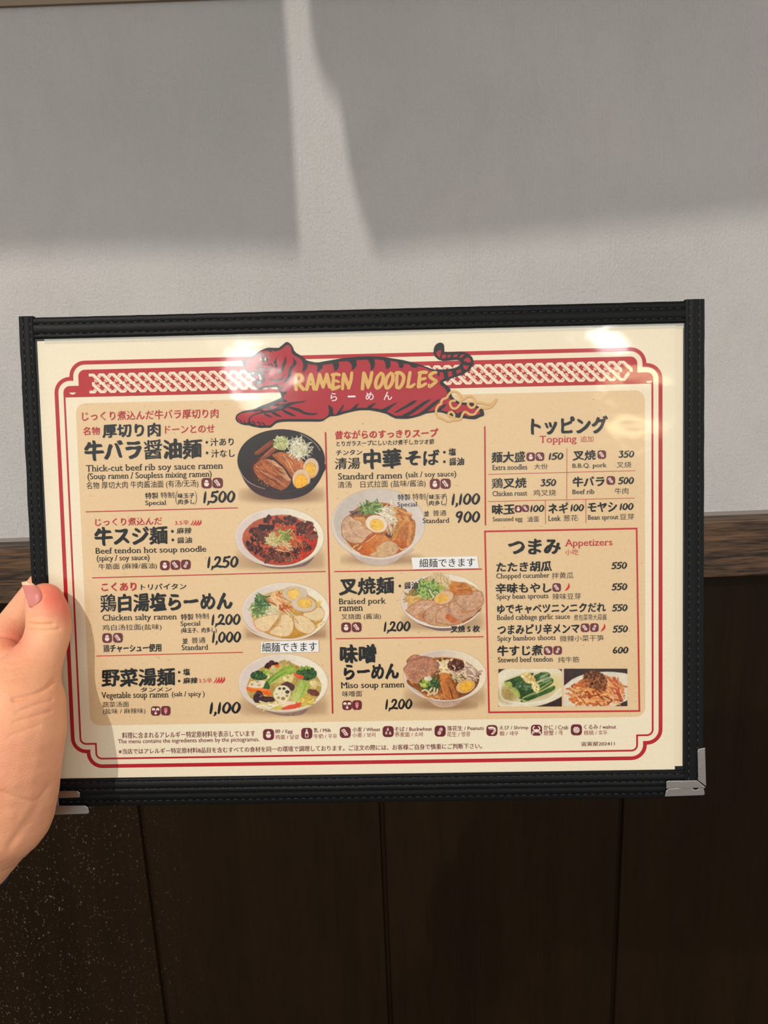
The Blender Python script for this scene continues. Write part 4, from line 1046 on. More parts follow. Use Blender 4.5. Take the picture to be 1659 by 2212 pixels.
# ------------------------------------------------------------------ printed dish photographs, painted as fine colour grids
class Canvas:
    count = 0
    def __init__(s, crop, x0, x1, y0, y1, step=5.6, seed=1):
        s.c = crop; s.step = step; s.fade = step > 5.2
        s.xs = np.arange(x0, x1 + step, step); s.ys = np.arange(y0, y1 + step, step)
        s.X, s.Y = np.meshgrid(s.xs, s.ys)
        s.rgb = np.zeros(s.X.shape + (3,)); s.a = np.zeros(s.X.shape)
        s.rs = np.random.RandomState(seed); s.rnd = random.Random(seed)
        s.nf = [s.noise(k) for k in (14, 40, 110)]
    def noise(s, cell):
        h, w = s.X.shape; n = max(2, int(cell / s.step)); g = s.rs.rand(h // n + 3, w // n + 3)
        yy, xx = np.arange(h) / n, np.arange(w) / n; i, j = yy.astype(int), xx.astype(int); fy, fx = (yy - i)[:, None], (xx - j)[None]
        fy, fx = fy * fy * (3 - 2 * fy), fx * fx * (3 - 2 * fx)
        return (g[i][:, j] * (1 - fy) * (1 - fx) + g[i + 1][:, j] * fy * (1 - fx) + g[i][:, j + 1] * (1 - fy) * fx + g[i + 1][:, j + 1] * fy * fx) - .5
    def win(s, x0, x1, y0, y1):
        a, b = np.searchsorted(s.xs, [x0, x1]); c, d = np.searchsorted(s.ys, [y0, y1])
        return slice(max(c - 1, 0), d + 1), slice(max(a - 1, 0), b + 1)
    def put(s, w, m, col, n=0., a=1., grad=None, clip=None):
        m = m * a
        if clip is not None: m = m * clip[w]
        if m.size == 0: return
        c = np.broadcast_to(np.asarray(col, float), m.shape + (3,)).copy()
        if grad is not None:
            c2, (gx0, gy0), (gx1, gy1) = grad; dx, dy = gx1 - gx0, gy1 - gy0
            t = np.clip(((s.X[w] - gx0) * dx + (s.Y[w] - gy0) * dy) / (dx * dx + dy * dy), 0, 1)[..., None]; c = c * (1 - t) + np.asarray(c2, float) * t
        if n:
            k = 1 + n * (1.3 * s.nf[0][w] + 1.0 * s.nf[1][w] + .7 * s.nf[2][w]); c = c * k[..., None]
        A = s.a[w]; na = m + A * (1 - m)
        s.rgb[w] = np.where(na[..., None] > 1e-6, (c * m[..., None] + s.rgb[w] * (A * (1 - m))[..., None]) / np.maximum(na, 1e-6)[..., None], s.rgb[w]); s.a[w] = na
    def emask(s, w, cx, cy, rx, ry, rot=0, soft=None):
        x, y = s.X[w] - cx, s.Y[w] - cy; c, d = math.cos(rot), math.sin(rot); u, v = x * c + y * d, -x * d + y * c
        r = np.sqrt((u / rx) ** 2 + (v / ry) ** 2); soft = (s.step * 1.2 if soft is None else soft) / min(rx, ry)
        return np.clip((1 - r) / soft + .5, 0, 1)
    def e(s, cx, cy, rx, ry, col, rot=0, soft=None, **k):
        R = max(rx, ry) + (soft or s.step * 2); w = s.win(cx - R, cx + R, cy - R, cy + R); s.put(w, s.emask(w, cx, cy, rx, ry, rot, soft), col, **k)
    def pmask(s, w, pts, soft=None):
        X, Y = s.X[w], s.Y[w]; ins = np.zeros(X.shape, bool); dist = np.full(X.shape, 1e9); soft = soft or s.step * 1.2
        P = list(pts)
        for (x0, y0), (x1, y1) in zip(P, P[1:] + P[:1]):
            if y0 != y1: ins ^= ((Y < y0) != (Y < y1)) & (X < (x1 - x0) * (Y - y0) / (y1 - y0) + x0)
            dx, dy = x1 - x0, y1 - y0; t = np.clip(((X - x0) * dx + (Y - y0) * dy) / max(dx * dx + dy * dy, 1e-9), 0, 1)
            dist = np.minimum(dist, np.hypot(X - x0 - t * dx, Y - y0 - t * dy))
        return np.clip(.5 + np.where(ins, dist, -dist) / soft, 0, 1)
    def p(s, pts, col, soft=None, smooth=True, **k):
        if smooth:
            q = np.array(list(pts) + list(pts)[:3], float); q = spline(np.c_[q, np.ones(len(q))], 4)[4:-8, :2]; pts = [tuple(x) for x in q]
        xs, ys = [q[0] for q in pts], [q[1] for q in pts]; g = (soft or 0) + s.step * 2
        w = s.win(min(xs) - g, max(xs) + g, min(ys) - g, max(ys) + g); s.put(w, s.pmask(w, pts, soft), col, **k)
    def l(s, pts, wd, col, soft=None, **k):
        if len(pts) > 2: P = spline(np.c_[np.array(pts, float), np.ones(len(pts))], 4)[:, :2]
        else: P = np.array(pts, float)
        g = wd + s.step * 2; w = s.win(P[:, 0].min() - g, P[:, 0].max() + g, P[:, 1].min() - g, P[:, 1].max() + g)
        X, Y = s.X[w], s.Y[w]; d = np.full(X.shape, 1e9)
        for (x0, y0), (x1, y1) in zip(P[:-1], P[1:]):
            dx, dy = x1 - x0, y1 - y0; t = np.clip(((X - x0) * dx + (Y - y0) * dy) / max(dx * dx + dy * dy, 1e-9), 0, 1)
            d = np.minimum(d, np.hypot(X - x0 - t * dx, Y - y0 - t * dy))
        s.put(w, np.clip((wd / 2 - d) / (soft or s.step * 1.2) + .5, 0, 1), col, **k)
    def inside(s, cx, cy, rx, ry, rot=0):
        r, t = math.sqrt(s.rnd.random()), s.rnd.uniform(0, 2 * math.pi); x, y = rx * r * math.cos(t), ry * r * math.sin(t)
        return cx + x * math.cos(rot) - y * math.sin(rot), cy + x * math.sin(rot) + y * math.cos(rot)
    def st(s, num, cx, cy, rx, ry, ln, wd, cols, ang=0, spread=3.1, curv=.6, rot=0, **k):   # loose strands
        for _ in range(num):
            x, y = s.inside(cx, cy, rx, ry, rot); a = ang + s.rnd.uniform(-spread, spread); L = ln * s.rnd.uniform(.6, 1.2); b = s.rnd.uniform(-curv, curv)
            pts = [(x + L * t * math.cos(a + b * t), y + L * t * math.sin(a + b * t)) for t in (-.5, -.17, .17, .5)]
            c = np.array(s.rnd.choice(cols), float) * s.rnd.uniform(.9, 1.08); s.l(pts, wd * s.rnd.uniform(.8, 1.2), c, **k)
    def bl(s, num, cx, cy, rx, ry, r0, r1, cols, rot=0, **k):                                # small lumps
        for _ in range(num):
            x, y = s.inside(cx, cy, rx, ry, rot); r = s.rnd.uniform(r0, r1); c = np.array(s.rnd.choice(cols), float) * s.rnd.uniform(.88, 1.1)
            s.e(x, y, r, r * s.rnd.uniform(.5, .95), c, s.rnd.uniform(0, 3), **k)
    def build(s, label):
        h, w = s.X.shape
        if s.fade:                                      # the printed shadow dies out before the picture's edge
            e = np.minimum(np.minimum(np.arange(w)[None], np.arange(w)[::-1][None]), np.minimum(np.arange(h)[:, None], np.arange(h)[::-1][:, None])) * s.step
            s.a = s.a * np.where(s.a < .75, np.clip(e / 90, 0, 1), 1)
        lum = s.rgb.mean(-1); amt = np.clip((205 - lum) / 70, .12, 1)
        g = 1 + amt * (.15 * s.noise(11) + .15 * s.noise(22) + .10 * s.noise(60))     # photographic grain and mottle
        s.rgb = s.rgb * np.where(s.a > .9, g, 1)[..., None]
        keep = s.a > .004; q = keep[:-1, :-1] | keep[1:, :-1] | keep[:-1, 1:] | keep[1:, 1:]
        used = np.zeros((h, w), bool); used[:-1, :-1] |= q; used[1:, :-1] |= q; used[:-1, 1:] |= q; used[1:, 1:] |= q
        ids = np.full((h, w), -1); ids[used] = np.arange(used.sum())
        xy = loc(*s.c(s.X[used], s.Y[used])); Canvas.count += 1; v = np.c_[xy, np.full(len(xy), 2.6 * Z1 + 3e-6 * Canvas.count)]
        i, j = np.nonzero(q); f = np.stack([ids[i + 1, j], ids[i + 1, j + 1], ids[i, j + 1], ids[i, j]], 1)
        me = bpy.data.meshes.new('dish_picture'); me.vertices.add(len(v)); me.vertices.foreach_set('co', v.astype(np.float32).ravel())
        me.loops.add(f.size); me.loops.foreach_set('vertex_index', f.astype(np.int32).ravel())
        me.polygons.add(len(f)); me.polygons.foreach_set('loop_start', np.arange(0, f.size, 4, dtype=np.int32)); me.polygons.foreach_set('loop_total', np.full(len(f), 4, np.int32))
        me.update(calc_edges=True)
        ca = me.color_attributes.new('Print', 'FLOAT_COLOR', 'POINT')
        rgba = np.c_[lin(np.clip(s.rgb[used], 0, 255)) * ALB, s.a[used]]; ca.data.foreach_set('color', rgba.astype(np.float32).ravel())
        return link('dish_picture', me, PICTURE, PAGE, label)
PICTURE = mat_picture()
SHD = (176, 132, 96)

def bowl(k, cx, cy, rx, ry, inner, wall=((226, 208, 200), (246, 236, 210)), rim=(238, 226, 208), foot=None, shade=(1.02, .24, .42), rot=0):
    # printed contact shadow, foot, rim, inner wall and soup surface
    k.e(cx + rx * .05, cy + ry * .80, rx * shade[0] * .86, ry * shade[1] * 1.7, SHD, soft=ry * shade[2], a=.55)
    if foot: k.p(foot[0], foot[1], n=.03, grad=(foot[2], (0, cy + ry * .8), (0, cy + ry * 1.25)))
    k.e(cx, cy, rx, ry, rim, rot, n=.02, grad=((222, 204, 190), (cx, cy - ry), (cx, cy + ry)))
    k.e(cx + rx * .012, cy - ry * .012, rx * .965, ry * .955, wall[0], rot, n=.03, grad=(wall[1], (cx - rx * .6, cy - ry * .2), (cx + rx * .8, cy - ry * .3)))
    if inner: k.p(inner[0], inner[1], n=inner[2], grad=inner[3] if len(inner) > 3 else None)

def egg(k, cx, cy, rx, ry, rot, white=(226, 200, 172), edge=(196, 140, 96), yolk=(242, 184, 70), yx=0, yy=0, yr=.58):
    k.e(cx, cy, rx, ry, edge, rot); k.e(cx - rx * .02, cy - ry * .05, rx * .95, ry * .93, white, rot, n=.05)
    c, s = math.cos(rot), math.sin(rot)
    k.e(cx + yx, cy + yy, rx * yr, ry * yr * 1.05, (228, 168, 66), rot, n=.06); k.e(cx + yx, cy + yy, rx * yr * .92, ry * yr * .94, yolk, rot, n=.10)
    k.bl(20, cx + yx, cy + yy, rx * yr * .8, ry * yr * .8, 6, 16, [(250, 200, 96), (236, 170, 54)], a=.35)

def meat(k, pts, col=(196, 140, 108), n=.16, rim=(150, 92, 62), rw=12, strk=26, sd=(214, 166, 134)):
    col, sd = (col[0] * 1.0, col[1] * 1.05, col[2] * 1.01), (sd[0], sd[1] * 1.04, sd[2])
    k.p(pts, col, n=n); q = list(pts); k.l(q + [q[0]], rw, rim, a=.6)
    xs, ys = [p[0] for p in pts], [p[1] for p in pts]; cx, cy = sum(xs) / len(xs), sum(ys) / len(ys); rx, ry = (max(xs) - min(xs)) * .32, (max(ys) - min(ys)) * .32
    k.st(strk, cx, cy, rx, ry, min(rx, ry) * .8, 7, [sd, tuple(c * .84 for c in col), sd], spread=3.1, a=.40)

def dish_beef():
    k = Canvas(Crop(490, 920, 220), 130, 1640, 30, 1300, seed=2)
    k.e(930, 1130, 620, 150, SHD, soft=120, a=.6)
    k.p([(178, 600), (230, 780), (330, 960), (480, 1100), (700, 1180), (920, 1200), (1150, 1170), (1340, 1085), (1470, 950), (1570, 770), (1598, 620), (1000, 700)], (74, 44, 46), n=.06, grad=((40, 34, 38), (300, 1000), (1500, 900)))
    k.e(886, 560, 714, 506, (36, 32, 34)); k.e(886, 556, 700, 492, (52, 46, 46), n=.05, grad=((40, 34, 36), (500, 100), (1300, 700)))
    k.l([(200, 700), (250, 800), (340, 900), (470, 975), (620, 1025)], 14, (196, 188, 180), a=.75); k.l([(1200, 130), (1330, 200), (1440, 290), (1520, 400)], 11, (186, 180, 172), a=.8)
    k.e(830, 720, 470, 300, (70, 34, 24), soft=120, a=.7); k.l([(430, 600), (420, 740), (470, 880), (600, 970), (760, 1030)], 30, (82, 42, 26), soft=30, a=.6)
    k.p([(455, 430), (680, 255), (745, 250), (770, 300), (560, 440), (490, 470)], (136, 66, 38), n=.12); k.p([(570, 500), (760, 320), (810, 300), (815, 370), (720, 470), (600, 535), (520, 530)], (146, 74, 52), n=.15)
    k.l([(470, 440), (700, 270)], 10, (176, 98, 62)); k.l([(600, 490), (780, 340)], 14, (190, 112, 80)); k.l([(560, 455), (760, 300)], 14, (64, 30, 20))
    k.e(885, 280, 110, 105, (150, 160, 96), n=.3); k.st(70, 885, 280, 110, 100, 90, 18, [(206, 206, 150), (170, 178, 104), (226, 222, 180), (130, 146, 84)]); k.e(895, 345, 60, 50, (196, 192, 128), n=.15)
    k.p([(735, 470), (840, 430), (960, 440), (1080, 470), (1200, 540), (1250, 610), (1240, 690), (1150, 720), (1090, 800), (1060, 840), (950, 680), (800, 540)], (186, 108, 58), n=.2)
    k.st(46, 1080, 580, 140, 110, 110, 12, [(214, 140, 90), (156, 80, 42), (226, 164, 118)], ang=.8, spread=.4, a=.6); k.l([(920, 470), (1010, 600), (1050, 700), (1110, 780)], 12, (228, 180, 134)); k.l([(790, 500), (960, 660), (1070, 830)], 22, (150, 78, 36), a=.7)
    k.p([(440, 640), (540, 550), (700, 545), (830, 620), (930, 700), (1000, 820), (1050, 880), (1000, 980), (900, 1050), (780, 1010), (640, 930), (520, 850), (450, 740)], (172, 92, 50), n=.24)
    k.p([(640, 545), (760, 560), (860, 640), (930, 700), (1010, 830), (1040, 880), (980, 900), (900, 800), (830, 700), (720, 600)], (222, 170, 130), n=.2, a=.8)
    k.st(70, 720, 760, 200, 130, 150, 13, [(206, 124, 72), (140, 70, 36), (216, 146, 100), (120, 56, 28)], ang=.62, spread=.3, a=.6); k.l([(480, 650), (560, 740), (680, 800), (820, 880), (960, 980)], 12, (226, 176, 130), a=.8); k.l([(500, 700), (600, 800), (720, 870), (860, 960)], 18, (84, 40, 22), a=.8)
    k.bl(26, 660, 930, 160, 50, 4, 9, [(220, 180, 150), (60, 30, 20)], rot=.4)
    k.e(1180, 400, 130, 110, (196, 190, 150), n=.2); k.st(110, 1180, 370, 170, 140, 170, 10, [(238, 230, 206), (214, 206, 170), (180, 172, 130), (246, 240, 222)])
    k.l([(1060, 175), (1080, 210)], 9, (226, 220, 200)); k.l([(1205, 180), (1040, 350)], 13, (244, 238, 222)); k.l([(960, 350), (1010, 250), (1100, 205), (1200, 215)], 10, (236, 228, 208)); k.l([(1300, 470), (1410, 345)], 11, (234, 226, 204))
    egg(k, 1370, 690, 130, 168, .1, (226, 196, 166), (200, 150, 116), (242, 188, 70), -10, 30, .72)
    egg(k, 1215, 870, 146, 165, .2, (228, 196, 166), (206, 156, 118), (246, 178, 48), -5, 40, .74)
    k.p([(1060, 1025), (1200, 1010), (1350, 930), (1420, 870), (1440, 930), (1300, 1040), (1100, 1070)], (40, 34, 36)); k.l([(720, 1058), (900, 1070), (1080, 1050), (1250, 1010), (1400, 920)], 14, (70, 62, 64))
    k.build('printed photo of a black bowl with beef rib and egg halves')

def dish_tendon():
    k = Canvas(Crop(490, 1090, 220), 90, 1640, 40, 1100, seed=3)
    k.p([(330, 830), (560, 960), (860, 1010), (1200, 960), (1420, 840), (1300, 980), (1080, 1030), (860, 1045), (660, 1020), (460, 940)], (96, 86, 96))
    bowl(k, 858, 535, 730, 482, ([(255, 560), (290, 440), (400, 330), (470, 270), (600, 225), (760, 185), (1040, 185), (1150, 230), (1300, 300), (1400, 340), (1420, 420), (1470, 500), (1475, 580), (1450, 680), (1380, 790), (1250, 890), (1080, 960), (900, 980), (700, 965), (540, 900), (400, 800), (290, 680)], (188, 92, 62), .12, ((196, 44, 22), (400, 500), (1350, 800))), shade=(1, .2, .5))
    k.l([(258, 560), (290, 440), (460, 275), (760, 185), (1040, 185), (1400, 340), (1475, 560), (1380, 790), (1080, 960), (700, 965), (400, 800), (258, 560)], 12, (150, 66, 30), a=.8)
    dk = [(66, 30, 26), (96, 44, 36), (48, 24, 22), (120, 56, 44), (84, 34, 24)]
    for cx, cy, rx, ry, n in ((740, 240, 120, 60, 16), (1000, 260, 130, 70, 18), (1280, 350, 130, 80, 24), (640, 370, 120, 60, 12), (470, 480, 90, 110, 16), (440, 660, 110, 80, 18), (560, 560, 100, 90, 14), (1180, 440, 130, 50, 14), (1360, 520, 100, 60, 10), (1200, 700, 170, 90, 26), (700, 800, 150, 90, 22), (860, 850, 110, 90, 12), (1040, 800, 150, 90, 18), (630, 850, 60, 80, 8), (540, 760, 90, 50, 8)):
        k.bl(n, cx, cy, rx, ry, 22, 52, dk, n=.3)
    k.p([(530, 320), (740, 330), (735, 400), (640, 420), (545, 390)], (46, 26, 24)); k.p([(480, 410), (600, 430), (650, 520), (640, 630), (580, 620), (520, 540)], (108, 52, 42), n=.2); k.p([(780, 830), (850, 770), (900, 880), (880, 930), (800, 910)], (112, 60, 44), n=.2); k.p([(950, 890), (1080, 830), (1110, 870), (1000, 940)], (122, 76, 52), n=.2); k.p([(1250, 490), (1460, 480), (1475, 560), (1330, 560)], (140, 74, 54), n=.2)
    k.st(60, 880, 650, 520, 280, 60, 12, [(176, 70, 46), (200, 96, 60), (90, 38, 28), (214, 120, 86)], a=.7)
    k.bl(120, 1000, 600, 420, 330, 4, 8, [(240, 196, 150), (246, 220, 180), (220, 90, 40)], n=.1)
    k.e(850, 550, 190, 130, (150, 140, 78), n=.3); k.st(70, 760, 580, 110, 100, 100, 12, [(226, 206, 152), (196, 176, 112), (240, 226, 180)], spread=3); k.st(70, 930, 500, 170, 90, 100, 13, [(130, 144, 60), (100, 124, 50), (176, 176, 90), (210, 196, 120)])
    k.p([(785, 470), (830, 440), (860, 500), (810, 520)], (214, 110, 74), n=.1); k.st(20, 930, 690, 120, 70, 130, 14, [(230, 196, 150), (214, 170, 120)], ang=.5, spread=.5)
    k.st(16, 1150, 620, 100, 40, 90, 20, [(206, 110, 54), (180, 90, 50)], ang=1.2, spread=.5)
    k.build('printed photo of a white bowl of red spicy beef tendon noodles')

def dish_chicken():
    k = Canvas(Crop(500, 1240, 230), 140, 1545, 110, 1050, seed=4)
    k.e(850, 960, 520, 80, SHD, soft=90, a=.5)
    bowl(k, 845, 580, 684, 448, ([(300, 640), (300, 520), (400, 380), (560, 300), (700, 260), (900, 230), (1180, 320), (1330, 420), (1430, 560), (1430, 690), (1340, 820), (1210, 930), (1000, 995), (800, 1000), (600, 950), (420, 850)], (216, 180, 116), .12, ((196, 142, 50), (500, 500), (900, 980))))
    k.st(40, 1340, 700, 90, 170, 90, 14, [(232, 200, 130), (206, 164, 84), (246, 224, 170)], ang=-.9, spread=.4); k.st(20, 1340, 470, 60, 60, 60, 14, [(240, 206, 120), (226, 186, 96)])
    k.e(460, 560, 170, 130, (206, 196, 150), n=.2); k.st(100, 580, 560, 180, 110, 150, 10, [(240, 230, 206), (220, 210, 176), (196, 196, 140)], ang=.4, spread=.6)
    k.st(60, 420, 520, 120, 110, 120, 20, [(126, 146, 78), (90, 122, 60), (166, 176, 110), (200, 204, 150)]); k.st(36, 480, 420, 120, 90, 110, 22, [(70, 112, 58), (98, 136, 70), (56, 92, 46)]); k.l([(420, 300), (430, 420)], 20, (120, 150, 90)); k.l([(330, 660), (460, 580), (560, 520), (545, 460)], 16, (110, 140, 76))
    k.st(60, 730, 400, 130, 100, 120, 26, [(214, 134, 70), (190, 106, 50), (230, 166, 104), (238, 196, 150)], ang=.6, spread=.7); k.st(24, 840, 540, 80, 60, 90, 30, [(216, 126, 62), (190, 96, 44), (232, 160, 100)])
    egg(k, 990, 315, 202, 128, .12, (214, 196, 170), (204, 150, 104), (240, 196, 100), -5, 0, .62); k.e(1110, 290, 70, 80, (216, 200, 180), .3, a=.7)
    meat(k, [(1130, 600), (1260, 540), (1390, 520), (1450, 600), (1430, 680), (1330, 730), (1220, 710), (1120, 660)], (236, 200, 164), .06, (206, 150, 106), 10, 10, (246, 220, 190))
    egg(k, 1130, 480, 200, 122, .1, (216, 198, 172), (200, 140, 96), (242, 194, 90), 15, -25, .58)
    for pts in ([(335, 740), (430, 680), (600, 640), (740, 630), (720, 700), (640, 800), (560, 890), (460, 880), (370, 820)], [(760, 640), (870, 630), (950, 700), (970, 820), (930, 930), (840, 975), (700, 960), (590, 910), (680, 820), (740, 740)], [(970, 660), (1060, 640), (1180, 680), (1260, 750), (1310, 830), (1250, 910), (1180, 930), (1060, 890), (990, 820)]):
        meat(k, pts, (238, 198, 160), .07, (198, 140, 96), 12, 14, (248, 220, 188))
    k.l([(350, 760), (390, 840), (460, 885)], 26, (236, 170, 130)); k.l([(650, 830), (740, 800), (800, 830)], 12, (200, 130, 84), a=.7); k.l([(990, 690), (1040, 760)], 14, (190, 150, 110)); k.st(10, 900, 610, 80, 40, 90, 14, [(226, 206, 170), (190, 150, 90)], ang=1, spread=.5); k.l([(770, 650), (760, 740), (700, 800)], 14, (206, 158, 100))
    k.l([(200, 780), (330, 900), (560, 995), (800, 1022), (1050, 1010), (1280, 920), (1440, 770)], 20, (246, 232, 214), a=.9)
    k.build('printed photo of chicken ramen with pale meat slices and two egg halves')

def dish_vegetable():
    k = Canvas(Crop(500, 1400, 230), 80, 1545, 70, 1090, seed=5)
    k.p([(420, 900), (600, 990), (840, 1020), (1080, 980), (1200, 920), (1100, 1030), (840, 1055), (620, 1010)], (112, 104, 120))
    bowl(k, 808, 545, 700, 455, ([(235, 600), (280, 480), (420, 340), (560, 260), (740, 225), (900, 220), (1050, 280), (1200, 330), (1320, 420), (1395, 560), (1390, 680), (1330, 780), (1200, 880), (1000, 940), (780, 960), (560, 920), (380, 830), (270, 740)], (190, 160, 84), .15))
    k.bl(14, 640, 270, 120, 40, 30, 60, [(74, 34, 30), (56, 26, 26)], n=.2); k.p([(580, 310), (660, 262), (750, 265), (690, 330), (600, 400)], (232, 96, 46), n=.06)
    k.bl(40, 720, 400, 180, 110, 30, 60, [(226, 206, 120), (206, 186, 100), (238, 222, 160), (180, 166, 80)], n=.15); k.bl(20, 860, 240, 90, 40, 20, 40, [(206, 176, 110), (186, 160, 96)], n=.2)
    for cx, cy, rx, ry in ((430, 430, 135, 70), (1170, 400, 160, 100)):
        k.e(cx, cy, rx, ry, (50, 84, 44), n=.4); k.bl(170, cx, cy - 5, rx, ry, 7, 15, [(56, 98, 50), (36, 66, 36), (92, 134, 72), (28, 50, 30), (74, 116, 56)])
    k.bl(26, 1120, 310, 110, 30, 10, 24, [(170, 190, 70), (130, 160, 60)]); k.bl(14, 530, 370, 60, 40, 16, 30, [(170, 196, 80), (206, 214, 110)])
    k.p([(490, 630), (530, 530), (620, 440), (760, 330), (860, 275), (950, 265), (1010, 310), (1000, 380), (900, 410), (780, 450), (660, 520), (560, 600)], (150, 176, 66), n=.10, grad=((96, 140, 44), (900, 300), (520, 600)))
    for q in ([(510, 620), (640, 480), (800, 370), (980, 320)], [(540, 610), (680, 510), (850, 410)]): k.l(q, 14, (190, 206, 112), a=.8)
    k.p([(490, 630), (530, 540), (560, 520), (600, 600), (580, 640)], (52, 90, 44), n=.2); k.p([(970, 390), (1120, 430), (1100, 490), (1010, 450)], (230, 90, 48), n=.06); k.p([(860, 500), (930, 410), (965, 400), (940, 530)], (222, 206, 140), n=.1); k.p([(990, 270), (1040, 290), (1010, 320)], (226, 100, 50))
    k.p([(255, 590), (300, 520), (510, 505), (515, 560), (470, 620), (330, 620)], (236, 218, 186), n=.05); 
    for q in ((320, 565, 22, 18), (405, 525, 26, 12), (430, 575, 30, 14)): k.e(*q, (176, 150, 110))
    k.p([(240, 608), (420, 625), (590, 645), (625, 735), (520, 730), (400, 690), (260, 670)], (240, 110, 34), n=.07); k.l([(300, 625), (590, 660)], 14, (250, 150, 70), a=.7)
    k.p([(760, 570), (860, 520), (980, 580), (960, 660), (880, 640)], (84, 54, 48), n=.2); k.p([(1190, 640), (1290, 640), (1370, 700), (1330, 750), (1200, 710)], (112, 60, 44), n=.2); k.bl(18, 1290, 570, 90, 60, 20, 40, [(238, 218, 160), (222, 196, 120)], n=.1)
    k.p([(350, 730), (400, 665), (470, 680), (510, 750), (640, 760), (670, 820), (520, 850), (390, 855), (340, 800)], (60, 30, 32), n=.2); k.l([(370, 720), (420, 690), (470, 730)], 14, (150, 120, 116), a=.6); k.l([(440, 760), (480, 740)], 14, (190, 166, 160), a=.7); k.l([(520, 800), (640, 790)], 16, (96, 60, 56), a=.8)
    k.p([(655, 700), (690, 620), (780, 580), (870, 600), (920, 670), (910, 760), (850, 840), (770, 855), (680, 800)], (240, 226, 190), n=.04); k.l([(670, 780), (760, 860), (850, 845), (915, 760)], 16, (206, 176, 120), a=.6)
    for x, y, r, c in ((750, 630, 24, (82, 72, 52)), (818, 630, 26, (66, 58, 46)), (872, 682, 34, (64, 62, 48)), (865, 742, 26, (176, 150, 90)), (805, 785, 32, (150, 124, 66)), (733, 772, 26, (182, 156, 92)), (705, 715, 22, (206, 186, 140))): k.e(x, y, r, r * .82, c); 
    k.e(785, 700, 8, 8, (190, 170, 130))
    k.p([(915, 780), (960, 690), (1020, 580), (1060, 490), (1130, 500), (1210, 540), (1200, 620), (1150, 730), (1090, 810), (1000, 835)], (166, 186, 84), n=.08, grad=((200, 206, 120), (1100, 560), (960, 800))); k.l([(1090, 520), (1050, 640), (980, 790)], 16, (206, 216, 140), a=.7); k.l([(1160, 550), (1120, 680), (1060, 800)], 18, (110, 146, 56), a=.5)
    k.st(40, 1170, 820, 110, 70, 100, 20, [(226, 200, 90), (206, 170, 60), (240, 222, 140)], ang=-.5, spread=.7)
    k.st(24, 620, 890, 170, 50, 150, 26, [(240, 226, 190), (226, 206, 160), (236, 216, 140)], ang=-.1, spread=.4); k.p([(780, 890), (860, 830), (960, 825), (1000, 860), (900, 900), (800, 915)], (244, 216, 186), n=.04); k.p([(770, 955), (860, 900), (980, 870), (1090, 845), (1070, 910), (940, 950)], (226, 86, 54), n=.08); k.p([(650, 950), (740, 890), (770, 930), (740, 960)], (226, 206, 90), n=.1)
    k.build('printed photo of a white bowl of vegetable soup noodles with lotus root')

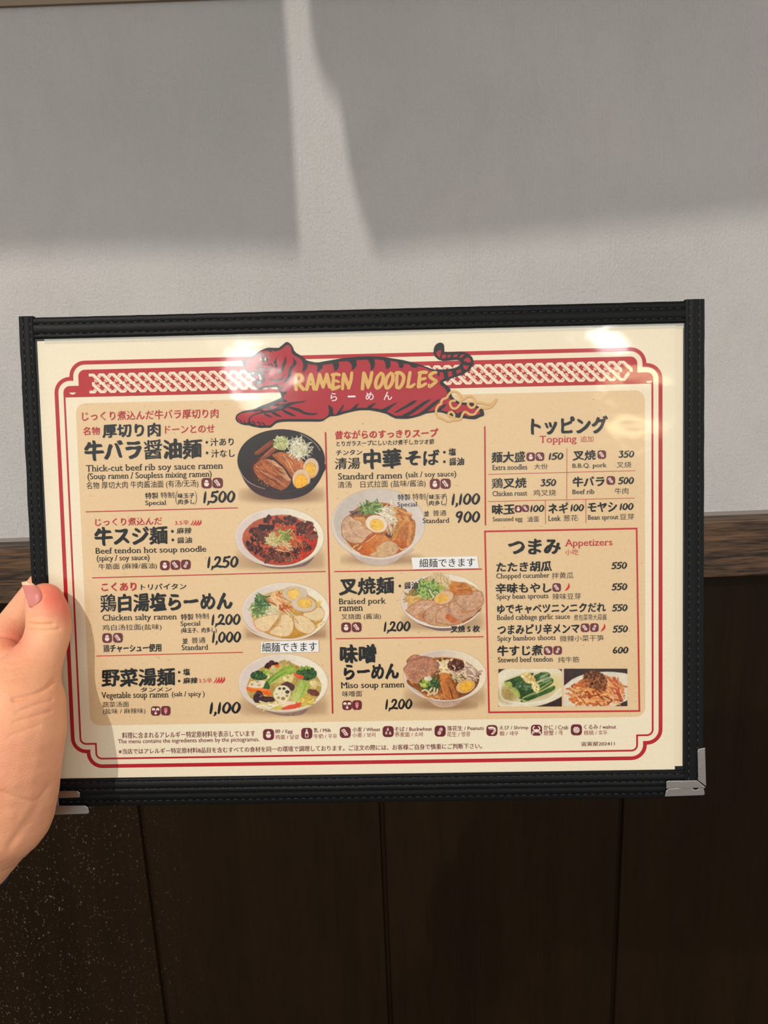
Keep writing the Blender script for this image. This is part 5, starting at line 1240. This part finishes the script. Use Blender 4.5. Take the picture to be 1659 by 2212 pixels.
def dish_standard():
    k = Canvas(Crop(700, 1050, 250), 90, 1480, 25, 1170, seed=6)
    k.e(850, 1060, 520, 90, SHD, soft=90, a=.5)
    k.p([(300, 880), (420, 1010), (600, 1110), (780, 1140), (960, 1110), (1120, 1010), (1240, 890)], (204, 184, 172), n=.05)
    k.e(776, 535, 672, 500, (214, 198, 188), n=.02, grad=((232, 220, 210), (776, 100), (776, 1000))); k.e(786, 520, 648, 478, (202, 188, 178), n=.03, grad=((224, 212, 202), (200, 300), (1350, 600)))
    k.p([(250, 560), (330, 440), (480, 310), (640, 240), (850, 240), (1000, 280), (1140, 350), (1260, 460), (1310, 560), (1290, 740), (1220, 860), (1050, 970), (860, 1015), (640, 1000), (460, 930), (330, 800), (260, 680)], (168, 88, 40), n=.2, grad=((190, 96, 30), (400, 400), (700, 950)))
    k.l([(330, 450), (480, 320), (640, 245), (850, 245), (1000, 285), (1150, 360)], 14, (190, 110, 40)); k.st(14, 480, 370, 110, 40, 120, 20, [(70, 64, 40), (150, 96, 76), (60, 80, 50)], ang=-.4, spread=.3)
    k.e(700, 320, 160, 80, (96, 116, 60), n=.3); k.st(80, 700, 320, 170, 70, 120, 18, [(120, 146, 78), (86, 120, 60), (156, 176, 104), (70, 100, 52)])
    k.e(950, 400, 140, 110, (206, 184, 150), n=.2); k.st(110, 960, 420, 150, 140, 170, 10, [(240, 226, 206), (222, 204, 176), (196, 172, 134), (246, 236, 220)], ang=1.0, spread=1.2)
    k.st(40, 1130, 420, 100, 100, 130, 22, [(200, 130, 60), (176, 104, 44), (222, 160, 96)], ang=.7, spread=.6)
    k.p([(430, 450), (560, 440), (620, 520), (700, 660), (600, 700), (480, 560)], (212, 150, 84), n=.12)
    meat(k, [(255, 540), (300, 460), (370, 430), (430, 470), (520, 500), (580, 590), (690, 660), (620, 720), (560, 800), (460, 825), (340, 790), (260, 700)], (210, 160, 132), .14, (150, 88, 60), 12, 40, (228, 184, 158))
    k.l([(370, 480), (380, 590), (440, 690), (540, 740)], 8, (170, 112, 86), a=.7)
    k.p([(880, 680), (760, 700), (640, 800), (520, 960), (600, 1000), (820, 1018), (1000, 980), (1060, 920), (1050, 840), (980, 790), (920, 740)], (214, 138, 66), n=.12, grad=((204, 100, 30), (900, 760), (560, 980)))
    meat(k, [(760, 870), (860, 800), (960, 790), (1040, 830), (1065, 910), (1010, 975), (860, 1015), (700, 1010), (660, 980), (740, 930)], (214, 164, 124), .12, (170, 110, 70), 10, 30, (232, 190, 156))
    for q in ([(400, 910), (440, 860), (490, 840)], [(490, 910), (540, 860)], [(1070, 880), (1110, 910), (1170, 890)], [(310, 800), (340, 860), (390, 910)]): k.l(q, 16, (232, 190, 130))
    k.l([(600, 810), (740, 700)], 10, (232, 196, 160)); k.p([(870, 690), (960, 640), (990, 720), (930, 740)], (110, 56, 30), n=.3); k.st(14, 940, 630, 50, 60, 110, 10, [(222, 200, 170), (196, 160, 120)], ang=1.3, spread=.6)
    for pts, c in (([(1240, 520), (1290, 480), (1312, 560), (1300, 700), (1260, 820), (1225, 830), (1250, 660)], (196, 124, 56)), ([(1210, 540), (1250, 520), (1250, 680), (1220, 840), (1185, 840), (1200, 680)], (216, 148, 78)), ([(1130, 560), (1200, 540), (1210, 700), (1180, 780), (1060, 780), (1080, 700)], (190, 112, 56)), ([(965, 770), (1000, 640), (1050, 520), (1110, 485), (1180, 520), (1100, 610), (1060, 700), (1020, 775)], (206, 136, 62))):
        k.p(pts, c, n=.14); k.l([pts[0], pts[len(pts) // 2]], 6, tuple(x * .75 for x in c), a=.5)
    k.l([(1020, 730), (1070, 600), (1150, 520)], 14, (230, 170, 96), a=.6)
    egg(k, 755, 545, 165, 128, .25, (238, 220, 200), (206, 144, 90), (242, 194, 80), 0, 10, .62)
    k.l([(150, 700), (260, 850), (450, 970), (700, 1030), (920, 1028), (1150, 940), (1330, 790), (1420, 620)], 30, (228, 214, 204), a=.9)
    k.build('printed photo of clear soup ramen with egg and pork slices')

def dish_pork():
    k = Canvas(Crop(850, 1220, 210), 90, 1590, 130, 1160, seed=7)
    k.p([(400, 1000), (640, 1070), (840, 1085), (1080, 1060), (1000, 1110), (860, 1128), (680, 1105)], (84, 84, 110))
    bowl(k, 835, 615, 712, 462, ([(235, 720), (250, 540), (330, 400), (470, 270), (650, 180), (850, 170), (960, 260), (1300, 330), (1500, 470), (1530, 620), (1480, 800), (1300, 960), (1000, 1045), (700, 1040), (420, 930), (280, 820)], (206, 160, 104), .15), shade=(1, .2, .45))
    k.p([(600, 200), (720, 165), (860, 180), (960, 270), (960, 380), (800, 400), (620, 320)], (214, 186, 136), n=.15); k.st(90, 800, 290, 170, 120, 170, 10, [(236, 212, 168), (206, 176, 126), (190, 160, 108)], ang=1.1, spread=.5)
    k.st(60, 380, 560, 170, 110, 150, 20, [(222, 178, 100), (196, 146, 74), (236, 200, 130), (176, 126, 62)], ang=-.2, spread=.7); k.e(350, 470, 90, 60, (150, 130, 70), n=.3)
    k.e(590, 430, 190, 140, (96, 120, 56), n=.35); k.st(90, 600, 420, 200, 140, 110, 26, [(130, 160, 76), (90, 130, 60), (166, 190, 100), (66, 100, 48), (186, 200, 120)])
    for x, y in ((510, 460), (450, 430), (560, 520), (600, 330), (520, 540), (680, 380)): k.l([(x + 42 * math.cos(t), y + 36 * math.sin(t)) for t in np.linspace(0, 6.2, 7)], 14, (176, 196, 110))
    k.e(800, 390, 70, 40, (150, 170, 70), n=.2); k.l([(440, 270), (480, 235), (520, 260)], 12, (80, 96, 70)); k.l([(540, 240), (600, 210)], 14, (140, 160, 90)); k.l([(610, 420), (650, 500), (690, 550)], 24, (226, 206, 170)); k.l([(680, 480), (720, 460), (770, 490)], 16, (230, 214, 186))
    for pts, c in (([(950, 360), (990, 290), (1100, 290), (1250, 310), (1280, 380), (1130, 400), (980, 400)], (206, 130, 58)), ([(950, 430), (1000, 370), (1150, 360), (1310, 370), (1335, 500), (1180, 505), (1040, 515), (1000, 470)], (196, 116, 48))): k.p(pts, c, n=.16)
    k.l([(990, 430), (1130, 400), (1300, 390)], 12, (228, 166, 96), a=.7); k.l([(1060, 480), (1190, 430), (1320, 440)], 10, (140, 76, 30), a=.7); k.l([(1160, 310), (1260, 370)], 10, (150, 84, 34), a=.6)
    c, rm = (206, 150, 122), (150, 88, 60)
    meat(k, [(210, 780), (300, 700), (430, 620), (560, 600), (700, 620), (740, 690), (620, 740), (540, 800), (500, 880), (520, 960), (400, 920), (280, 840)], c, .14, rm, 12, 40, (226, 178, 150)); k.p([(420, 820), (530, 800), (510, 880), (510, 950), (430, 900)], (200, 120, 64), n=.1, a=.6, soft=40); k.st(14, 540, 710, 120, 50, 110, 10, [(240, 206, 180)], ang=-.5, spread=.4, a=.7)
    meat(k, [(515, 900), (540, 790), (640, 720), (760, 680), (880, 700), (800, 770), (730, 860), (720, 950), (740, 1030), (640, 1020), (560, 980)], c, .14, rm, 12, 34, (226, 178, 150))
    meat(k, [(720, 900), (740, 820), (820, 740), (900, 710), (960, 740), (950, 830), (1000, 900), (1090, 950), (1190, 960), (1080, 1010), (960, 1030), (840, 1005), (740, 970)], c, .14, rm, 12, 34, (228, 182, 152)); k.p([(880, 880), (920, 830), (980, 870), (1040, 920), (1120, 975), (1000, 985), (920, 940)], (214, 98, 34), n=.1, a=.85, soft=24)
    meat(k, [(945, 740), (960, 670), (1040, 610), (1120, 700), (1240, 770), (1340, 790), (1440, 740), (1400, 850), (1300, 900), (1180, 930), (1060, 920), (980, 840)], c, .14, rm, 12, 40, (228, 182, 152)); k.p([(1130, 770), (1260, 790), (1300, 820), (1180, 830)], (206, 120, 60), n=.1, a=.7, soft=24)
    k.p([(1380, 860), (1460, 760), (1500, 740), (1460, 810), (1300, 930), (1180, 990), (1200, 950)], (150, 84, 54), n=.2)
    meat(k, [(1030, 570), (1060, 525), (1200, 515), (1340, 505), (1350, 455), (1490, 455), (1535, 560), (1530, 660), (1440, 740), (1310, 790), (1190, 750), (1090, 660)], c, .14, rm, 12, 50, (228, 182, 152))
    egg(k, 862, 565, 178, 112, -.32, (228, 186, 146), (190, 118, 68), (240, 184, 84), -40, 10, .62)
    k.l([(260, 850), (420, 970), (640, 1045), (860, 1070), (1100, 1045), (1320, 940), (1460, 810)], 18, (246, 232, 220), a=.9)
    k.build('printed photo of braised pork ramen with five pork slices')

def dish_miso():
    k = Canvas(Crop(850, 1390, 210), 130, 1610, 80, 1180, seed=8)
    k.e(860, 1060, 480, 90, SHD, soft=90, a=.6); k.p([(520, 930), (640, 1010), (760, 1080), (900, 1090), (1060, 1060), (1180, 980), (1260, 910)], (222, 196, 176), n=.04, grad=((196, 166, 150), (600, 900), (1200, 1050)))
    bowl(k, 880, 550, 706, 445, ([(220, 640), (400, 400), (640, 260), (780, 235), (960, 240), (1140, 270), (1300, 350), (1420, 450), (1465, 560), (1440, 700), (1330, 830), (1150, 920), (960, 965), (760, 950), (560, 890), (400, 790)], (120, 70, 34), .25, ((150, 84, 30), (1300, 500), (700, 950))), wall=((206, 186, 176), (244, 228, 200)), shade=(1, .2, .45))
    k.l([(680, 262), (800, 240), (960, 245), (1140, 275), (1300, 355), (1420, 455)], 14, (206, 126, 50)); k.st(40, 700, 900, 200, 50, 110, 18, [(206, 130, 66), (160, 90, 40), (222, 160, 96)], ang=.3, spread=.5)
    k.st(70, 880, 420, 140, 120, 150, 26, [(240, 216, 170), (222, 190, 136), (246, 230, 196), (206, 170, 110)], spread=3); k.st(80, 1230, 480, 190, 120, 190, 24, [(226, 200, 176), (196, 160, 140), (176, 140, 124), (240, 222, 200)], ang=.5, spread=.5); k.l([(990, 510), (1130, 520), (1200, 470), (1240, 560)], 26, (236, 212, 180)); k.l([(1140, 620), (1210, 520), (1230, 450)], 30, (226, 200, 176)); k.st(30, 1080, 580, 120, 60, 140, 20, [(190, 160, 110), (120, 90, 50), (230, 206, 166)], ang=.4, spread=.6)
    k.bl(120, 1060, 370, 140, 90, 14, 30, [(70, 38, 32), (110, 62, 50), (50, 28, 26), (140, 84, 64), (84, 46, 36)], n=.3); k.l([(1010, 380), (1050, 410), (1040, 440)], 18, (236, 210, 176)); k.bl(26, 740, 470, 50, 60, 12, 24, [(100, 56, 44), (60, 34, 28), (200, 150, 120)])
    meat(k, [(170, 420), (240, 350), (225, 300), (300, 220), (380, 195), (480, 220), (560, 225), (660, 250), (680, 280), (750, 310), (780, 370), (740, 440), (690, 530), (600, 580), (500, 590), (430, 660), (400, 690), (310, 670), (230, 570), (190, 490)], (188, 122, 98), .2, (140, 80, 60), 14, 70, (212, 150, 124))
    k.l([(240, 300), (400, 260), (520, 230), (650, 255)], 16, (150, 80, 62), a=.6); k.l([(190, 430), (330, 440), (500, 460), (700, 410)], 12, (216, 160, 134), a=.7); k.l([(440, 660), (520, 560), (640, 500), (740, 440)], 50, (200, 140, 104), a=.5); k.l([(195, 480), (240, 580), (320, 680)], 16, (226, 160, 110)); k.st(24, 560, 540, 130, 70, 60, 8, [(226, 176, 140), (150, 90, 66)], ang=.9, spread=.3)
    k.e(580, 690, 150, 110, (70, 86, 44), n=.4); k.bl(40, 560, 680, 110, 60, 16, 34, [(176, 190, 60), (140, 166, 54), (206, 206, 110)]); k.st(50, 690, 700, 100, 130, 90, 20, [(60, 86, 46), (90, 116, 60), (44, 62, 36)]); k.e(590, 600, 70, 40, (230, 216, 190), n=.1)
    for q in ([(490, 810), (540, 790), (600, 830), (590, 880)], [(630, 860), (690, 830), (700, 760)], [(690, 870), (740, 830), (750, 780)], [(620, 800), (650, 760)]): k.l(q, 30, (226, 204, 164))
    for pts, c in (([(880, 560), (970, 520), (1000, 640), (1060, 800), (1120, 910), (1010, 940), (960, 780), (900, 640)], (176, 104, 48)), ([(790, 530), (850, 500), (960, 530), (900, 600), (800, 640)], (206, 126, 56)), ([(785, 650), (880, 600), (930, 700), (980, 860), (995, 955), (885, 965), (840, 820)], (190, 112, 52))): k.p(pts, c, n=.18); k.l(pts + [pts[0]], 7, (120, 62, 26), a=.6)
    k.l([(800, 660), (850, 800), (880, 940)], 12, (226, 166, 100), a=.8); k.l([(960, 760), (1010, 920)], 12, (60, 30, 16)); k.l([(890, 620), (980, 640)], 9, (226, 160, 96), a=.7)
    egg(k, 1235, 735, 172, 118, -.30, (226, 176, 112), (150, 88, 46), (246, 184, 52), 10, 0, .66)
    k.l([(250, 740), (400, 850), (600, 935), (860, 975), (1100, 950), (1300, 860), (1450, 720)], 16, (232, 214, 206), a=.9); k.l([(560, 940), (760, 985), (950, 990), (1150, 950)], 8, (120, 100, 96), a=.6)
    k.build('printed photo of miso ramen with a large pork slice and bean sprouts')

def dish_cucumber():
    c = Crop(1060, 1430, 320); k = Canvas(c, 86, 796, 78, 496, step=5, seed=9)
    k.p([(80, 60), (800, 60), (800, 500), (80, 500)], (62, 48, 44), smooth=False)
    k.p([(60, 150), (120, 100), (200, 70), (420, 40), (640, 50), (800, 110), (840, 300), (800, 380), (640, 460), (480, 500), (280, 520), (100, 500), (40, 330)], (236, 226, 200), n=.04, soft=8)
    k.e(440, 290, 340, 160, (196, 170, 112), -.12, soft=60, a=.6); k.e(180, 370, 100, 90, (150, 120, 50), soft=60, a=.6); k.e(730, 230, 60, 110, (232, 214, 150), .0, soft=40, a=.7); k.l([(110, 260), (120, 400), (240, 450), (420, 460), (640, 420), (780, 300)], 18, (246, 240, 222), soft=16, a=.8)
    gd, gl = (46, 76, 40), (176, 190, 96)
    for pts in ([(155, 215), (300, 160), (460, 120), (470, 150), (330, 200), (230, 260)], [(470, 160), (560, 115), (640, 115), (665, 160), (560, 200), (480, 220)], [(220, 230), (400, 170), (520, 240), (300, 300)], [(290, 290), (480, 250), (660, 180), (690, 210), (560, 280), (380, 340), (320, 380)], [(320, 330), (500, 280), (680, 190), (690, 240), (560, 320), (340, 415)], [(345, 420), (520, 350), (700, 265), (705, 315), (560, 380), (370, 450)]):
        k.p(pts, gd, n=.25, grad=((70, 104, 52), (pts[0][0], pts[0][1]), (pts[2][0], pts[2][1] + 60))); k.l([pts[1], pts[2]], 9, gl, a=.7)
    for q in ([(540, 310), (680, 220)], [(360, 400), (520, 330)], [(360, 425), (430, 445)], [(560, 170), (640, 130)]): k.l(q, 13, (190, 196, 120), a=.8)
    for pts in ([(150, 225), (210, 215), (240, 250), (220, 290), (170, 270)], [(215, 290), (270, 280), (320, 340), (330, 400), (290, 380), (240, 330)], [(340, 420), (380, 425), (375, 455)]): k.p(pts, (176, 186, 96), n=.15)
    k.st(60, 370, 270, 130, 50, 24, 6, [(150, 170, 140), (110, 136, 100)], ang=-.6, spread=.5, a=.7); k.st(40, 600, 190, 60, 40, 24, 6, [(160, 176, 150)], ang=-.6, spread=.5, a=.7)
    k.bl(130, 420, 180, 80, 45, 8, 17, [(240, 216, 150), (226, 190, 116), (250, 232, 180), (206, 164, 96)], rot=.5); k.bl(60, 505, 280, 35, 60, 8, 15, [(240, 216, 150), (226, 190, 116), (250, 232, 180)], rot=-.3)
    k.build('printed photo of chopped cucumber topped with garlic')

def dish_noodles():
    c = Crop(1060, 1430, 320); k = Canvas(c, 820, 1530, 74, 492, step=5, seed=10)
    k.p([(810, 60), (1540, 60), (1540, 500), (810, 500)], (62, 46, 44), smooth=False)
    k.p([(790, 290), (900, 200), (1040, 140), (1240, 110), (1420, 115), (1560, 160), (1580, 380), (1480, 450), (1300, 520), (1000, 520), (820, 500), (780, 400)], (230, 218, 198), n=.04, soft=8)
    k.l([(830, 300), (960, 200), (1180, 140)], 14, (246, 238, 222), soft=14, a=.7)
    k.p([(870, 410), (930, 330), (950, 250), (1060, 170), (1200, 130), (1340, 170), (1440, 240), (1495, 300), (1460, 370), (1340, 430), (1180, 470), (1000, 480), (920, 460)], (206, 116, 62), n=.25)
    k.st(150, 1180, 360, 280, 110, 190, 17, [(226, 140, 76), (236, 166, 100), (190, 96, 50), (214, 120, 66), (246, 190, 130), (150, 70, 40)], ang=.35, spread=.75, curv=.9); k.st(50, 1380, 290, 90, 90, 150, 16, [(236, 160, 96), (214, 110, 66), (246, 186, 130), (190, 80, 50)], ang=.9, spread=.5)
    k.bl(240, 1170, 200, 130, 100, 9, 19, [(120, 70, 40), (150, 92, 54), (90, 50, 30), (176, 116, 74), (70, 38, 26)], rot=.3); k.bl(50, 1230, 290, 60, 40, 8, 15, [(110, 60, 36), (150, 90, 54)]); k.bl(24, 1060, 240, 60, 60, 8, 14, [(150, 90, 54), (190, 110, 66)])
    k.build('printed photo of spicy orange noodles topped with minced meat')

for fn in (dish_beef, dish_tendon, dish_chicken, dish_vegetable, dish_standard, dish_pork, dish_miso, dish_cucumber, dish_noodles): fn()

# ------------------------------------------------------------------ the hand that holds the menu
def hand():
    mm = .001
    def P(px, py, off): return at(px, py, plane_depth(px, py) + off * mm)      # off: millimetres behind the sheet
    def ball_chain(bm, pts):
        # pts: (px, py, off mm, radius px); joined as overlapping balls and tapered rods, fused afterwards
        Q = [(P(x, y, o), r * plane_depth(x, y) / FPX) for x, y, o, r in pts]
        dense = []
        for (a, ra), (b, rb) in zip(Q[:-1], Q[1:]):
            n = max(2, int(np.linalg.norm(b - a) / (.22 * min(ra, rb))))
            dense += [(a + (b - a) * t, ra + (rb - ra) * t) for t in np.linspace(0, 1, n, endpoint=False)]
        dense.append(Q[-1])
        for p, r in dense:
            bmesh.ops.create_icosphere(bm, subdivisions=3, radius=r, matrix=Matrix.Translation(Vector(p)))
    bm = bmesh.new()
    for ch in HAND: ball_chain(bm, ch)
    me = bpy.data.meshes.new('person'); bm.to_mesh(me); bm.free()
    o = bpy.data.objects.new('person', me); COL.objects.link(o)
    rm = o.modifiers.new('fuse', 'REMESH'); rm.mode = 'VOXEL'; rm.voxel_size = .0007
    sm = o.modifiers.new('soften', 'SMOOTH'); sm.factor = .5; sm.iterations = 26
    dg = bpy.context.evaluated_depsgraph_get(); dg.update()
    me2 = bpy.data.meshes.new_from_object(o.evaluated_get(dg)); o.modifiers.clear(); o.data = me2; me2.name = 'person'
    bpy.data.meshes.remove(me)
    n = len(me2.vertices); v = np.zeros(n * 3); me2.vertices.foreach_get('co', v); v = v.reshape(-1, 3)
    nr = np.zeros(n * 3); me2.vertices.foreach_get('normal', nr); nr = nr.reshape(-1, 3)
    q = topix(v); face = ((v - EYE) * nr).sum(1) < 0
    def near(pts, w):
        d = np.full(n, 1e9); S = spline(np.c_[np.array(pts, float), np.ones(len(pts))], 5)[:, :2]
        for (x0, y0), (x1, y1) in zip(S[:-1], S[1:]):
            dx, dy = x1 - x0, y1 - y0; t = np.clip(((q[:, 0] - x0) * dx + (q[:, 1] - y0) * dy) / max(dx * dx + dy * dy, 1e-9), 0, 1)
            d = np.minimum(d, np.hypot(q[:, 0] - x0 - t * dx, q[:, 1] - y0 - t * dy))
        return np.exp(-(d / w) ** 2) * face
    mv = np.zeros(n)
    for pts, w, d in CREASES: mv -= near(pts, w) * d * 1.1 * mm
    v = v + nr * mv[:, None]
    me2.vertices.foreach_set('co', v.astype(np.float32).ravel()); me2.update()
    for p in me2.polygons: p.use_smooth = True
    # skin tone: redder at the thumb tip and in the web
    col = np.tile(lin((230, 164, 124)), (n, 1))
    def tint(cx, cy, r, rgb, a):
        k = (a * np.exp(-(((q[:, 0] - cx) ** 2 + (q[:, 1] - cy) ** 2) / r ** 2)))[:, None]; col[:] = col * (1 - k) + lin(rgb) * k
    for t in TINTS: tint(*t)
    ca = me2.color_attributes.new('Skin', 'FLOAT_COLOR', 'POINT'); ca.data.foreach_set('color', np.c_[col, np.ones(n)].astype(np.float32).ravel())
    m, t, b = new_mat('skin'); a = t.nodes.new('ShaderNodeVertexColor'); a.layer_name = 'Skin'
    vv = coords(t); mot = noise(t, vv, 120, 4, .6)
    c = mix_col(t, ramp(t, mot, [(.40, (0, 0, 0)), (.75, (.30,) * 3)]), a.outputs[0], tuple(lin((232, 140, 112)))); t.links.new(c, b.inputs['Base Color'])
    h = math_node(t, 'ADD', noise(t, coords(t, (1, 1, 2.6)), 900, 3, .6), math_node(t, 'MULTIPLY', noise(t, vv, 330, 3, .6), .8)); bump(t, b, h, .55, .0005)
    setp(b, Roughness=.46, Specular_IOR_Level=.4, Subsurface_Weight=.12, Subsurface_Scale=.004)
    b.inputs['Subsurface Radius'].default_value = (1, .35, .2)
    me2.materials.append(m)
    tag(o, 'person, only one hand in view, thumb pressing the black bound menu by its edge', 'person')
    # thumb nail, a curved plate on the thumb
    L, Rr = spline(np.array([(62.5, 1311, 1), (56, 1290, 1), (50, 1271, 1), (46, 1257.5, 1)]), 8)[:, :2], spline(np.array([(68, 1313, 1), (89, 1293, 1), (85, 1272, 1), (62, 1254.5, 1)]), 8)[:, :2]
    tree = BVHTree.FromObject(o, bpy.context.evaluated_depsgraph_get())
    nv, m2 = [], 20; rows = len(L)
    for k in range(rows):
        for j in range(m2 + 1):
            s = j / m2; px, py = L[k] * (1 - s) + Rr[k] * s
            hit = tree.ray_cast(Vector(EYE), Vector(ray(px, py)).normalized())
            dpt = topix(np.array(hit[0]))[2] if hit[0] is not None else None
            nv.append([px, py, dpt])
    dm = np.median([a[2] for a in nv if a[2]])
    D = np.array([[a[2] if a[2] and abs(a[2] - dm) < .006 else np.nan for a in nv]]).reshape(rows, m2 + 1)
    for k in range(rows):
        r = D[k]; ok = ~np.isnan(r)
        if ok.sum() > 2: cf = np.polyfit(np.arange(m2 + 1)[ok], r[ok], 1 if ok.sum() < 6 else 2); D[k] = np.polyval(cf, np.arange(m2 + 1))
        else: D[k] = D[k - 1]
    for k in range(1, rows): D[k] = np.clip(D[k], D[k - 1] - .0006, D[k - 1] + .0006)
    D = (D + np.roll(D, 1, 0) * (np.arange(rows)[:, None] > 0) + np.where(np.arange(rows)[:, None] > 0, 0, D)) / 2
    V = [at(nv[k * (m2 + 1) + j][0], nv[k * (m2 + 1) + j][1], D[k][j] - .00025) for k in range(rows) for j in range(m2 + 1)]
    F = [(k * (m2 + 1) + j, k * (m2 + 1) + j + 1, (k + 1) * (m2 + 1) + j + 1, (k + 1) * (m2 + 1) + j) for k in range(rows - 1) for j in range(m2)]
    nm = mesh('thumb_nail', V, F, [0 if k < (rows - 1) * .80 else 1 for k in range(rows - 1) for j in range(m2)], True)
    pink, t, b = new_mat('nail'); setp(b, Base_Color=(*lin((196, 116, 106)), 1), Roughness=.38, Specular_IOR_Level=.35)
    tip, t, b = new_mat('nail_tip'); setp(b, Base_Color=(*lin((230, 186, 146)), 1), Roughness=.3)
    no = link('thumb_nail', nm, [pink, tip], o, 'pink thumb nail with a pale free edge')
    so = no.modifiers.new('thick', 'SOLIDIFY'); so.thickness = .0004; so.offset = -1
    # the dark band on the wrist
    w = B3(); ring = []
    c0, c1 = np.array(P(*BAND[0][:3])), np.array(P(*BAND[1][:3])); ax = (c1 - c0) / np.linalg.norm(c1 - c0)
    a = np.cross(ax, [0, 0, 1]); a /= np.linalg.norm(a); c2 = np.cross(ax, a); r0 = BAND[0][3] * mm
    N = 64
    for s, rr in ((0, 1), (.12, 1.06), (.88, 1.06), (1, 1)):
        ring += [c0 + (c1 - c0) * s + r0 * rr * (math.cos(u) * a + math.sin(u) * c2) * (1 + .012 * math.sin(u * 16)) for u in np.linspace(0, 2 * math.pi, N, endpoint=False)]
    for s in (1, 0): ring += [c0 + (c1 - c0) * s + r0 * .93 * (math.cos(u) * a + math.sin(u) * c2) for u in np.linspace(0, 2 * math.pi, N, endpoint=False)]
    f = [(k * N + j, k * N + (j + 1) % N, (k + 1) * N + (j + 1) % N, (k + 1) * N + j) for k in range(5) for j in range(N)] + [(5 * N + j, 5 * N + (j + 1) % N, (j + 1) % N, j) for j in range(N)]
    w.add(ring, f); dk, t, b = new_mat('dark_strap'); setp(b, Base_Color=(.012, .009, .009, 1), Roughness=.5)
    bo = w.build('wrist_band', dk, o, True, 'dark band on the wrist')
    tc = EYE - c0; tc = tc - ax * (tc @ ax); tc /= np.linalg.norm(tc); sd = np.cross(ax, tc)
    if topix(c0 + sd * .01)[0] < topix(c0)[0]: sd = -sd
    e = c0 + r0 * 1.02 * (.55 * tc + .835 * sd); q2 = B3().tube([e + ax * .0, e + ax * .003], [.0022, .0022], 16).build('wrist_band_clasp', METAL, bo, True, 'bright metal catch')
    return o

HAND = [
    # thumb: tip, joint, first bone, ball of the thumb, wrist, forearm
    [(90, 1296, -10.5, 34), (96, 1300, -11, 40), (104, 1328, -11.8, 44.5), (106, 1358, -12.4, 46), (99, 1385, -14, 46), (88, 1412, -16, 48), (68, 1446, -19, 58), (46, 1490, -23, 76)],
    [(46, 1490, -23, 76), (35, 1530, -26, 95), (18, 1580, -28, 110), (4, 1640, -29, 114), (-2, 1700, -28, 114), (-8, 1745, -27, 112), (-44, 1772, -22, 118), (-104, 1832, -20, 126), (-230, 1950, -18, 140), (-380, 2100, -16, 150)],
    # palm
    [(-60, 1480, -4, 80), (-90, 1560, -4, 110), (-100, 1660, -6, 120), (-90, 1740, -12, 120)],
    # first finger, passing behind the sheet, and the web beside it
    [(150, 1205, 18, 38), (118, 1248, 18, 43), (78, 1300, 17.5, 45), (38, 1352, 11, 46), (-2, 1408, 2, 52), (-60, 1480, -4, 70)],
    [(-10, 1424, -1, 46), (24, 1428, -4, 36), (40, 1432, -8, 34)],
    # the other fingers behind the board
    [(-90, 1500, 4, 66), (-20, 1440, 15, 46), (70, 1370, 18.5, 43), (170, 1300, 17.5, 40), (215, 1270, 16.5, 35)],
    [(-100, 1560, 6, 66), (-20, 1510, 16, 46), (80, 1450, 18.5, 42), (180, 1390, 17.5, 40), (222, 1366, 16.5, 35)],
    [(-100, 1640, 6, 60), (-20, 1590, 16, 42), (60, 1545, 18, 38), (140, 1500, 17, 35), (175, 1480, 16, 31)],
]
CREASES = [
    ([(64, 1348), (86, 1350), (114, 1348.5)], 3.2, .75), ([(61, 1361), (95, 1362.5), (128, 1359)], 3.4, .6), ([(66, 1333), (90, 1331), (118, 1336)], 3, .22),
    ([(118, 1468), (98, 1488), (66, 1503), (30, 1511)], 5, 1.0), ([(112, 1513), (75, 1524), (35, 1540)], 3.5, .4), ([(110, 1536), (70, 1549), (30, 1560)], 3.5, .4), ([(84, 1567), (20, 1590)], 3.5, .3),
    ([(0, 1710), (40, 1724), (78, 1730), (105, 1702)], 4, .38), ([(104, 1700), (80, 1745), (52, 1785), (20, 1830)], 9, .45), ([(0, 1374), (20, 1376), (42, 1385)], 4, .7), ([(64, 1312), (72, 1316), (84, 1304), (93, 1288)], 2.5, .3),
    ([(20, 1430), (60, 1424), (108, 1416)], 3, .14), ([(15, 1446), (60, 1438), (104, 1432)], 3, .14), ([(10, 1470), (55, 1462), (100, 1452)], 3, .14),
]
TINTS = [(116, 1285, 46, (232, 96, 84), .75), (140, 1320, 34, (216, 92, 76), .55), (30, 1380, 34, (226, 104, 84), .6), (0, 1660, 80, (228, 150, 118), .4), (100, 1355, 30, (240, 190, 140), .5)]
BAND = [(-92, 1815, -21, 28.0), (-118, 1842, -21, 28.0), -20]
hand()
COL.objects.unlink(_fo); bpy.data.objects.remove(_fo)
